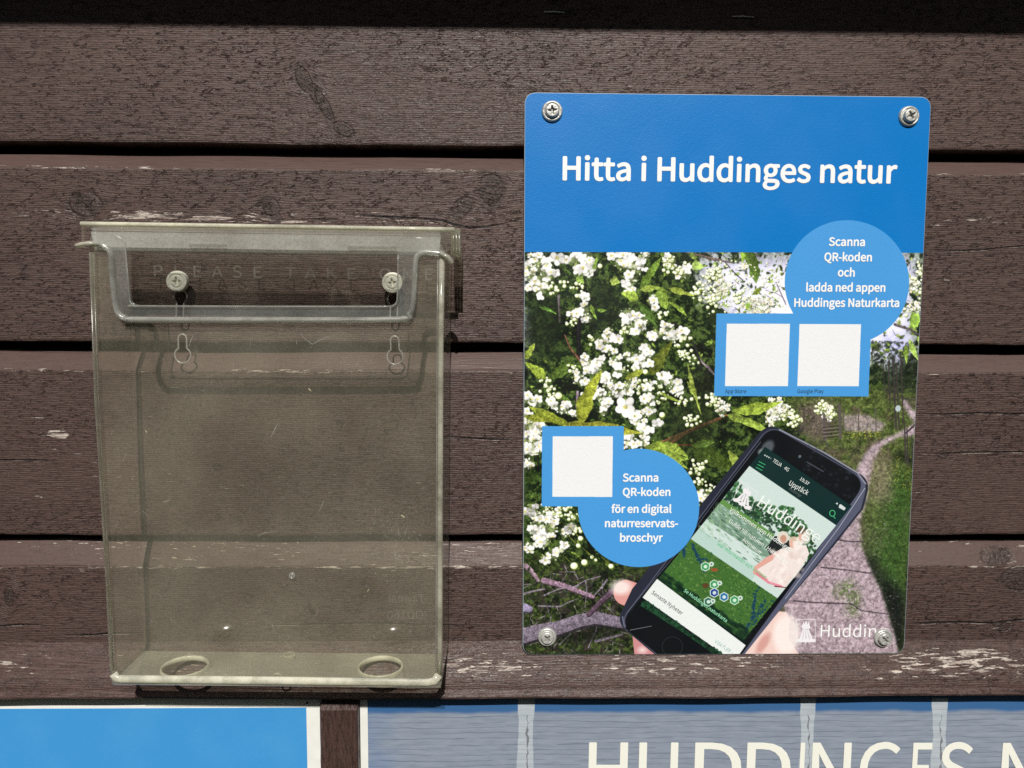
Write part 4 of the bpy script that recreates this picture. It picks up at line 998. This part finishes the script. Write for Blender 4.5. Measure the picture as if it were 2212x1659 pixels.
# flat blue areas
blue = (2, 119, 198); pale = (74, 156, 224)
poly([(1100, 180), (2050, 180), (2050, 546.5), (1600, 545), (1100, 544.5)], blue)
cc = np.array(q2(1132, 600)); crx = 503*.2674
def circ(c, rx, ry, n=72): return [(c[0]+rx*math.cos(2*math.pi*k/n), c[1]+ry*math.sin(2*math.pi*k/n)) for k in range(n)]
poly(circ((1829.5, 609.5), 134.5, 134), pale)
poly([(1547.5, 677), (1883, 677.5), (1876, 856.5), (1542.5, 855.5)], pale)
poly(circ((1379.5, 1097), 131, 128), pale)
poly([(1171, 920.5), (1347.5, 920.5), (1347.5, 1010), (1300, 1094), (1170, 1094)], pale)
for sq in ([(1570, 699.3), (1706.5, 699.3), (1702, 834.3), (1566, 834)], [(1727, 700), (1860, 700.3), (1855, 834.3), (1722.5, 834)], [(1194, 942.5), (1324, 942.5), (1322.5, 1073.5), (1193, 1073)]):
    poly(sq, (238, 240, 242))
# print grain
C *= (1+(rs_.rand(CH, CW, 1).astype(np.float32)-.5)*.05); C[:] = np.clip(C, 0, 1)
lin = np.where(C <= .04045, C/12.92, ((C+.055)/1.055)**2.4)*.86
C2 = np.where(lin <= .0031308, lin*12.92, 1.055*np.maximum(lin, 1e-6)**(1/2.4)-.055)
img = bpy.data.images.new('poster_print', CW, CH, alpha=False)
buf = np.ones((CH, CW, 4), np.float32); buf[..., :3] = C2[::-1]
img.pixels.foreach_set(buf.ravel()); img.update(); img.pack()
g = G('poster_face')
uvn = g.nt.nodes.new('ShaderNodeUVMap'); uvn.uv_map = 'UVMap'
im = g.nt.nodes.new('ShaderNodeTexImage'); im.image = img; im.extension = 'EXTEND'; g.nt.links.new(uvn.outputs[0], im.inputs[0])
g.nt.links.new(im.outputs[0], g.b.inputs['Base Color'])
g.b.inputs['Specular IOR Level'].default_value = .30
g.set('Roughness', g.noise(g.pos, 30, 2).ramp(.3, .7, .36, .46))
g.bump(g.noise(g.vec(g.x*1500, 0.0, g.z*1500), 1, 2)*1.0+g.noise(g.vec(g.x*500, 0.0, g.z*500), 1, 2)*.6, .00010, .8)
poster_mat = g.mat

poster = thing('poster_sign', PF(1570, 820)+Vector((0, .003, 0)), 'upright poster board with blue top band, blossom photograph and a hand holding a phone', 'poster')
edge_m = simple('poster_edge', (.30, .36, .42, 1), .45)
def pl2(pts): return [loc2(PM, PF(*p)) for p in pts]
outl = [loc2(PM, p) for p in c3]
outl = rounded([(p[0], p[1], .0058) for p in outl], .005, 8)
M_edge = PM @ Matrix.Translation((0, 0, -.0016))
curve_sheet('panel', [outl], .0030, M_edge, edge_m, poster, .0003)
# printed face: the outline as one flat mesh with UVs
vs_ = [PM @ Vector((x, y, 0.0)) for x, y in [((p[0]-.105)*.9996+.105, (p[1]-.149)*.9997+.149) for p in outl]]
face = mesh('printed_face', vs_, [tuple(range(len(vs_)))], poster_mat, poster)
uvl = face.data.uv_layers.new(name='UVMap')
for li, lp in enumerate(face.data.loops):
    q = PM.inverted() @ face.data.vertices[lp.vertex_index].co; uvl.data[li].uv = (q.x*RES/CW, q.y*RES/CH)
if face.data.polygons[0].normal.y > 0: face.data.flip_normals()
for (u, v, r, an, tl) in ((1192.5, 241, 22, .1, (0, .02)), (1962, 252, 21.5, .5, (.05, .02)), (1181.7, 1374.7, 21, .78, (0, -.03)), (1906.7, 1377.3, 21, .85, (.03, .0))):
    screw('screw', PF(u, v)+Vector((0, -.0001, 0)), r*PX, zinc, poster, an, .0032, tilt=tl)
# lettering
def L1(body, u0, u1, v0, v1, cap, mat=white_ink, off=.0, **k):
    return lettering('lettering', body, (u0, v0), (u1, v1), cap*PX, mat, poster, PF, off=off, **k)
L1('Hitta i Huddinges natur', 1215, 1937, 390, 397, 50, off=.034, font='noto')
for b, u0, u1, v in (('Scanna', 1790, 1868, 531.5), ('QR-koden', 1780, 1883, 564.5), ('och', 1809, 1846, 597.5), ('ladda ned appen', 1741, 1912, 630), ('Huddinges Naturkarta', 1715, 1942, 663)):
    L1(b, u0, u1, v, v+.6, 18.4, off=.040)
for b, u0, u1, v in (('Scanna', 1345, 1422, 1040.5), ('QR-koden', 1345, 1448, 1071.5), ('för en digital', 1320.5, 1450.5, 1108), ('naturreservats-', 1306.5, 1464.5, 1139), ('broschyr', 1339, 1431.5, 1170)):
    L1(b, u0, u1, v, v, 18.2, off=.040)
L1('App Store', 1566, 1612, 849, 849, 8.0, black_ink); L1('Google Play', 1722.5, 1779, 849, 849, 8.0, black_ink)
L1('Hudding', 1772, 1915, 1375.5, 1376, 27, white_ink, off=.0, font='noto')
pw = simple('screen_white', (.74, .79, .76, 1), .5); pg = simple('screen_green', (.12, .50, .24, 1), .5); pgy = simple('screen_grey', (.10, .12, .12, 1), .5)
def L5(body, a, b, cap, mat=pw, off=0.0): return lettering('lettering', body, q5(*a), q5(*b), cap*.3229*PX, mat, poster, PF, off=off, font='noto')
L5('Huddinge', (1047, 617), (1447, 872), 82, off=.004); L5('TELIA', (1152, 322), (1208, 358), 24); L5('4G', (1228, 372), (1256, 390), 24)
L5('15:37', (1334, 444), (1390, 482), 22, off=.01); L5('Upptäck', (1260, 478), (1384, 548), 34); L5('Huddinge', (1262, 510), (1342, 560), 18, pgy)
L5('Välkommen upp Huddinges', (862, 650), (1270, 925), 28, pw, .01); L5('Guide till naturen i Huddinge', (858, 728), (1238, 1000), 27, pw, .0); L5('kommun', (952, 852), (1066, 942), 27, pw)
L5('Mer information och kontakt', (782, 878), (1106, 1108), 22, pg, .01); L5('Se Huddinges naturkarta', (558, 1190), (842, 1398), 24, simple('screen_mint', (.30, .72, .45, 1), .5), .01)
L5('Senaste Nyheter', (342, 1204), (544, 1350), 27, pgy, .01); L5('VISA FLER  ›', (764, 1530), (880, 1612), 24, simple('screen_teal', (.22, .42, .40, 1), .5))

# ------------------------------------------------------------------ the clear leaflet holder
clear = acrylic('clear_plastic', haze=.058, tr=(.991, .990, .966), hcol=(.84, .79, .61))
clear_b = acrylic('clear_plastic_back', haze=.016, tr=(.992, .991, .982), hcol=(.80, .77, .66), dust=.5)
milky = acrylic('lid_sheen_haze', haze=.36, tr=(.985, .985, .98), hcol=(.84, .85, .80), dust=.4, rough=.15)  # pale haze in the colour stands in for reflected and refracted light
floor_m = acrylic('dusty_plastic', haze=.26, tr=(.97, .97, .94), hcol=(.86, .84, .68), dust=.8)
edge_p = glassy('plastic_edge', (.98, .975, .93), .15, (.80, .78, .66))
edge_y = glassy('plastic_edge_yellowed_glow', (.97, .96, .88), .40, (.86, .84, .70))
edge_b = glassy('plastic_edge_glow', (.98, .97, .88), .66, (.92, .90, .74))  # strong cream scatter in the colour stands in for light glowing in the edges
lip_m = glassy('plastic_bead', (.99, .99, .97), .26, (.84, .84, .78))

DB, DBK = .0380, .0065           # front depth at the bottom, back panel face
p_bl, p_br = U(240, 1468, DB), U(955, 1476, DB)
p_t = U(577, 549, .0420)
fn = (p_br-p_bl).cross(p_t-p_bl).normalized()
if fn.y > 0: fn = -fn
FP = plane_fun(p_bl, fn)
BP = plane_fun((0, -DBK, 0), (0, -1, 0))
holder = thing('leaflet_holder', U(600, 1470, .018), 'empty clear yellowed plastic leaflet holder screwed to the planks, left of the poster', 'leaflet holder')
FM = frame(p_bl, p_br-p_bl, fn.cross(p_br-p_bl))
def floc(pts): return [loc2(FM, FP(*p)) for p in pts]
outer = [(193, 529), (217, 527), (234, 534.5), (243.7, 551), (247.5, 600), (253.5, 656), (260.7, 677.7), (275, 687.5), (300, 690), (605, 691), (860, 689.5), (884, 679), (892.8, 660), (896, 610), (898.8, 566), (904, 551.5), (921, 545), (961, 549)]
def smooth_path(pts, n=4):
    out = []
    for i in range(len(pts)-1):
        p0 = Vector(pts[max(i-1, 0)]); p1 = Vector(pts[i]); p2 = Vector(pts[i+1]); p3 = Vector(pts[min(i+2, len(pts)-1)])
        for k in range(n):
            t = k/n; q = .5*((2*p1)+(p2-p0)*t+(2*p0-5*p1+4*p2-p3)*t*t+(3*p1-p0-3*p2+p3)*t**3); out.append((q.x, q.y))
    return out+[pts[-1]]
op = rounded([(*p, 0) if i in (0, len(outer)-1) else (*p, 6) for i, p in enumerate(outer)], 6, 2)
op = outer
body = [(193, 529)]+op[1:-1]+[(961, 549), (957.5, 700), (956, 1000), (955, 1400), (955, 1452), (951, 1468), (941, 1476), (925, 1478), (600, 1474.5), (262, 1471), (249, 1468), (242, 1460), (239, 1448), (228, 1230), (205, 860)]
curve_sheet('front_panel', [floc(body)], .0024, FM @ Matrix.Translation((0, 0, -.0012)), clear, holder, .0003)
# flange inside the cut-out and the bead round it
inner_p = [(861, 551), (860.5, 600), (859, 648), (855, 657), (846, 661.5), (830, 662), (600, 662), (305, 661), (292, 657.5), (284, 648), (280, 600), (275, 545), (272, 525), (262, 513), (248, 509), (205, 508)]
inner_r = [(944, 515), (884, 514), (870, 518), (862.5, 528)]
band = op[0:]+[(946, 516)]+inner_r[1:]+inner_p
LM = FM @ Matrix.Translation((0, 0, .0009))
curve_sheet('opening_flange', [floc(band)], .0014, LM, acrylic('flange_plastic', haze=.075, tr=(.985, .985, .97), hcol=(.78, .81, .78), dust=.6, rough=.10), holder, .0004)
bead = smooth_path(outer[:], 4)
tube('opening_bead', [FP(*p)+fn*.0016 for p in bead], .0013, lip_m, holder, 14, ry=.0018, nrm=fn)
gp = [(x+(-3.6 if x < 500 and y > 560 else (3.6 if x > 700 and y > 560 else 0)), y+(5.2 if 560 < y else 7.5)) for x, y in outer[1:-1]]
tube('opening_bead', [FP(*p)+fn*.0004 for p in smooth_path(gp, 4)], .0006, lip_m, holder, 10, nrm=fn)
tube('flange_rim', [FP(*p)+fn*.0016 for p in smooth_path(inner_p[:-1], 3)], .00035, lip_m, holder, 8, nrm=fn)
# ears where the flange runs out past the sides
for (a, b, c) in (((170, 531.5), (196, 527), (217, 528)), ((977, 569), (968, 556), (950, 547))):
    tube('ear', [FP(*a)+fn*.001, FP((a[0]+b[0])/2, (a[1]+b[1])/2-.6)+fn*.0013, FP(*b)+fn*.0014, FP(*c)+fn*.0014], .0012, edge_y, holder, 10, ry=.0022, nrm=fn)
# back panel with key-hole slots
def key(u, vtop, vc, r=17, w=8.6, up=True):
    P = []
    c = loc2(BM, BP(u+1.0, vc)); R1 = r*PX*.98; t = loc2(BM, BP(u, vtop)); w *= PX
    sgn = 1 if up else -1
    a0 = math.asin(w/R1)
    for k in range(25):
        a = math.pi/2*sgn + sgn*(a0 + (2*math.pi-2*a0)*k/24); P.append((c[0]+R1*math.cos(a), c[1]+R1*math.sin(a)))
    for k in range(11):
        a = sgn*math.pi*k/10
        P.append((t[0]+w*math.cos(a), t[1]-w*sgn+w*math.sin(a)))
    return P
b_bl, b_br = BP(305, 1406), BP(966.5, 1411)
BM = frame(b_bl, b_br-b_bl, Vector((0, 0, 1)))
bq = [loc2(BM, p) for p in (b_bl, b_br, BP(974, 503), BP(270, 497))]
keys = [key(394, 722, 767), key(852.5, 726, 770), key(388.5, 690, 641, 14.5, 7.5, False), key(850.5, 690, 646, 14.5, 7.5, False)]
def notch(u, v, rx, ry): 
    c = loc2(BM, BP(u, v)); return circle(c[0], c[1], rx*PX, 24, ry=ry*PX)
curve_sheet('back_panel', [rounded([(*p, .002) for p in bq], .002)]+keys, .0024, BM @ Matrix.Translation((0, 0, -.0012)), clear_b, holder, .0002)
for kk in keys:
    tube('slot_rim', [BM @ Vector((x, y, .0001)) for x, y in kk], .00042, lip_m, holder, 8, closed=True)
# sides and floor
def side(name, fpts, bpts, inward):
    fr = [FP(*p) for p in fpts]; bk = [BP(*p) for p in bpts]; n = len(fr); v = []
    for p in fr+bk: v += [p, p+inward]
    fs = []
    def I(row, i, k): return (row*n+i)*2+k
    for i in range(n-1):
        for k in (0, 1): fs.append((I(0, i, k), I(1, i, k), I(1, i+1, k), I(0, i+1, k)))
        for r in (0, 1): fs.append((I(r, i, 0), I(r, i+1, 0), I(r, i+1, 1), I(r, i, 1)))
    for i in (0, n-1): fs.append((I(0, i, 0), I(0, i, 1), I(1, i, 1), I(1, i, 0)))
    return mesh(name, v, fs, clear, holder)
side('side_panel', [(193, 529), (205, 860), (228, 1230), (239.5, 1455)], [(272, 536), (283, 850), (299, 1220), (305, 1404)], Vector((.0023, 0, 0)))
side('side_panel', [(961.5, 549), (957.5, 700), (955.5, 1400), (955.5, 1456)], [(974.5, 536), (972.5, 700), (967.5, 1395), (966, 1410)], Vector((-.0023, 0, 0)))
f_a, f_b, f_c, f_d = FP(244, 1468), FP(951, 1475), BP(963, 1411), BP(308, 1406)
FLM = frame(f_a, f_b-f_a, f_d-f_a)
fln = Vector((FLM[0][2], FLM[1][2], FLM[2][2])); FLP = plane_fun(f_a, fln)
def fl(u, v): return loc2(FLM, FLP(u, v))
fq = [loc2(FLM, p) for p in (f_a, f_b, f_c, f_d)]
holes = []
for (u, v, r) in ((399.5, 1438.5, .0112), (822, 1438.5, .0112), (625, 1411, .0028), (598, 1456, .0022)):
    c = fl(u, v); holes.append(circle(c[0], c[1], r, 40))
curve_sheet('floor_panel', [fq]+holes, .0026, FLM @ Matrix.Translation((0, 0, -.0013)), floor_m, holder, .0003)
for hc in holes[:2]:
    tube('drain_rim', [FLM @ Vector((x, y, -.0010)) for x, y in hc], .00065, edge_b, holder, 8, ry=.0014, nrm=fln, closed=True)
for hc in holes[2:]:
    tube('drain_rim', [FLM @ Vector((x, y, -.0010)) for x, y in hc], .0004, edge_b, holder, 8, closed=True)
# added corner beads: pale yellowish colour stands in for light glowing in the edges
def bar(name, pts, rx, ry, m): return tube(name, [FP(u, v)+fn*.0 for u, v in pts], rx, m, holder, 12, ry=ry, nrm=fn)
bar('edge_glow_bead', [(196.5, 545), (208, 860), (231, 1230), (241.5, 1440), (246, 1458)], .0007, .0014, edge_p)
bar('edge_glow_bead', [(203, 548), (214, 860), (236, 1230), (246, 1445)], .0003, .0008, edge_p)
bar('edge_glow_bead', [(954.5, 556), (952.5, 700), (950.5, 1100), (950, 1400), (949, 1452)], .0013, .0014, edge_y)
bar('edge_glow_bead', [(946.0, 560), (944.5, 700), (943, 1100), (942, 1400), (941, 1452)], .0003, .0006, lip_m)
bar('edge_glow_bead', [(245, 1455), (252, 1465), (264, 1466.6), (600, 1470), (925, 1473.5), (939, 1471), (948, 1458)], .0020, .0016, edge_b)
bar('edge_glow_bead', [(258, 1460), (600, 1463.0), (936, 1466)], .00025, .0005, lip_m)
# lid
LD = .0455
tl, tr_, bl_, br_ = U(175.5, 481, LD), U(981, 493.5, LD), U(196, 503, .004), U(975, 513, .004)
slab('lid_top', [tl, tr_, Vector((tr_.x, -.004, tr_.z)), Vector((tl.x, -.004, tl.z))], (0, 0, -.0022), acrylic('lid_plastic', haze=.065, tr=(.99, .99, .965), hcol=(.82, .80, .66), dust=.5), holder)
def rowbar(name, u0, v0, u1, v1, d, rx, ry, m):
    a, b = U(u0, v0, d), U(u1, v1, d); return tube(name, [a+(b-a)*k/8 for k in range(9)], rx, m, holder, 12, ry=ry, nrm=Vector((0, -1, 0)))
rowbar('lid_bead', 176, 483.5, 981, 496, LD, .0011, .0014, edge_b)
thin_m = acrylic('thin_bead_plastic', haze=.16, tr=(.985, .985, .97), hcol=(.88, .86, .74), dust=0)
rowbar('lid_bead', 200, 490, 950, 501, LD-.012, .0006, .0006, thin_m)
rowbar('lid_bead', 200, 498, 950, 509, LD-.022, .0005, .0005, thin_m)
a, b, c, d = U(196, 500, .033), U(952, 511, .033), U(948, 553, .033), U(205, 543, .033)
slab('lid_skirt', [a, b, c, d], (0, .0016, 0), milky, holder)
rowbar('lid_skirt_edge', 205, 541.5, 948, 552, .0335, .0005, .0007, thin_m)
rib_m = acrylic('rib_plastic', haze=.25, tr=(.98, .98, .96), hcol=(.86, .86, .80), dust=0)
for (u0, u1, v) in ((406, 488, 527), (750, 856, 532)):
    for k in (0, 8): rowbar('lid_rib', u0+3*(k > 0), v+k-3, u1, v+k-2, .0342, .00028, .0005, rib_m)
# lid ends
a = U(176, 483, LD); slab('lid_end', [a, U(176, 526, LD), U(186, 526, .014), U(186, 494, .014)], (.0012, 0, 0), clear, holder)
e0 = U(976, 493, .040)
endc = edge_p
pts = [U(974, 493, .030), U(992, 493, .030), U(994.5, 497, .030), U(994.5, 556, .030), U(988, 556.5, .030), U(974, 549, .030)]
n = len(pts); v = pts+[p+Vector((0, .022, 0)) for p in pts]
mesh('lid_end', v, [tuple(range(n)), tuple(range(2*n-1, n-1, -1))]+[(i, n+i, n+(i+1) % n, (i+1) % n) for i in range(n)], acrylic('end_plastic', haze=.20, tr=(.86, .86, .78), hcol=(.74, .72, .55), dust=.6), holder)
for u in (979, 985.5, 992):
    tube('lid_end_ridge', [U(u, 495, .0305), U(u+.3, 525, .0305), U(u+.5, 554, .0305)], .0006, edge_p, holder, 8)
# screws that hold it to the wall
screw('screw', U(385.5, 608, .008), 22*PX, cream_m, holder, .05, .0030, True)
screw('screw', U(848.5, 611, .008), 22*PX, cream_m, holder, .15, .0030, True)
# moulded mark, gate stub, pips
FPI = plane_fun(p_bl-fn*.0030, fn)
def emboss(body, u0, u1, v, cap): return lettering('moulded_or_shadow_lettering', body, (u0, v), (u1, v), cap*PX, emb, holder, FPI, mirror=True, off=-.006, lift=.0002)
emb = acrylic('moulded_mark', haze=.10, tr=(.97, .97, .95), hcol=(.8, .8, .75), dust=0)
emboss('Taymar', 837, 916, 1301, 17); emboss('OD160', 837, 914, 1337, 18)
lettering('moulded_or_shadow_lettering', 'PLEASE TAKE ONE', (332, 598), (936, 606), 25*PX, acrylic('lid_letter_shadow', haze=.022, tr=(.995, .995, .99), hcol=(.82, .80, .74), dust=0), holder, plane_fun((0, -DBK-.0002, 0), (0, -1, 0)), off=.03, lift=.0001, spacing=1.35)  # hazy letters on the back panel stand in for the lid lettering's cast shadow
for rr_ in (5.6, 2.4):
    tube('gate_mark', [FP(631.5+rr_*math.cos(a), 1243+rr_*math.sin(a))+fn*.0004 for a in [k*.3927 for k in range(16)]], .0004, lip_m, holder, 8, closed=True)
def dome(name, p, rx, rz, h, m):
    v, f = [p+Vector((0, -h, 0))], []
    for i in range(1, 7):
        for k in range(28):
            a = 2*math.pi*k/28; q = i/6; v.append(p+Vector((rx*q*math.cos(a), -h*(1-q*q), rz*q*math.sin(a))))
    for k in range(28): f.append((0, 1+k, 1+(k+1) % 28))
    for i in range(5):
        for k in range(28): f.append((1+i*28+k, 1+(i+1)*28+k, 1+(i+1)*28+(k+1) % 28, 1+i*28+(k+1) % 28))
    return mesh(name, v, f, m, holder, True)
dm = acrylic('pip_plastic', haze=.02, tr=(.93, .92, .87), rough=.20)
dome('moulded_pip', BP(480, 1366), .0080, .0050, .0026, dm)
dome('moulded_pip', BP(846, 1368), .0080, .0050, .0026, dm)
# bits of dirt and scratches lying on the plastic
r = random.Random(12); v, f = [], []
def fleck(u, vv, lu, lv, ang, pl, off):
    n = 7; b = len(v); ca, sa = math.cos(ang), math.sin(ang)
    for k in range(n):
        a = 2*math.pi*k/n; q = r.uniform(.7, 1.1); x, y = lu*q*math.cos(a), lv*q*math.sin(a)
        p = pl(u+x*ca-y*sa, vv+x*sa+y*ca); v.append(p+fn*off)
    v.append(pl(u, vv)+fn*(off+.0002)); f.extend([(b+k, b+(k+1) % n, b+n) for k in range(n)])
for (u, vv, a, b, g_) in ((371, 1209, 9, 2.0, .05), (666, 843, 6, 2.4, .8), (310, 934, 5, 2.2, .9), (361, 1027, 3, 1.5, -.8), (868, 1118, 7, 3, .6), (545, 1190, 2.4, 1.6, 0), (640, 1176, 2.5, 2.0, 0), (415, 1184, 5, 2, .1), (793, 1280, 6, 1.4, -1.0), (630, 1205, 2.6, 2.2, 0)):
    fleck(u, vv, a*.8, b*.8, g_, FP, -.0026)
for _ in range(150): fleck(r.uniform(230, 940), r.uniform(700, 1460), r.uniform(.3, .8), r.uniform(.2, .5), r.uniform(0, 3), FP, .0003)
o = mesh('dirt_flecks', v, f, simple('dried_dirt', (.40, .35, .24, 1), .8), holder); o['kind'] = 'stuff'
v, f = [], []
def scratch(pts, w):
    P = [FP(*p)+fn*.0003 for p in pts]; b = len(v)
    for i, p in enumerate(P):
        t = (P[min(i+1, len(P)-1)]-P[max(i-1, 0)]).normalized().cross(fn)*w*(.3+.7*math.sin(math.pi*i/(len(P)-1))); v.extend([p-t, p+t])
    for i in range(len(P)-1): f.append((b+2*i, b+2*i+1, b+2*i+3, b+2*i+2))
for pts in ([(648, 716), (655, 728), (668, 738), (676, 743), (690, 735), (712, 726)], [(585, 945), (600, 915)], [(640, 735), (642, 745)], [(1, 1)]*0 or [(600, 1148), (575, 1150), (560, 1156)], [(352, 1085), (368, 1080)], [(418, 723), (412, 738), (408, 750)], [(930, 1420), (943, 1400), (952, 1385)], [(690, 1105), (700, 1080)]):
    if len(pts) > 1: scratch(smooth_path(pts, 4), .00011)
for _ in range(420):
    u, vv = r.uniform(225, 945), r.uniform(700, 1440); a = r.gauss(1.4, .8); L = r.uniform(2, 9)*(3 if r.random() < .12 else 1); bd = r.uniform(-1, 1)
    if r.random() < .35: u, vv = r.gauss(860, 40), r.gauss(1150, 50)
    if not 225 < u < 945: continue
    scratch(smooth_path([(u, vv), (u+L*.5*math.cos(a)+bd, vv+L*.5*math.sin(a)), (u+L*math.cos(a), vv+L*math.sin(a))], 3), r.uniform(.00002, .00006))
o = mesh('scratches', v, f, acrylic('scratch_white', haze=.42, tr=(.98, .98, .96), hcol=(.82, .82, .78), dust=0), holder); o['kind'] = 'stuff'
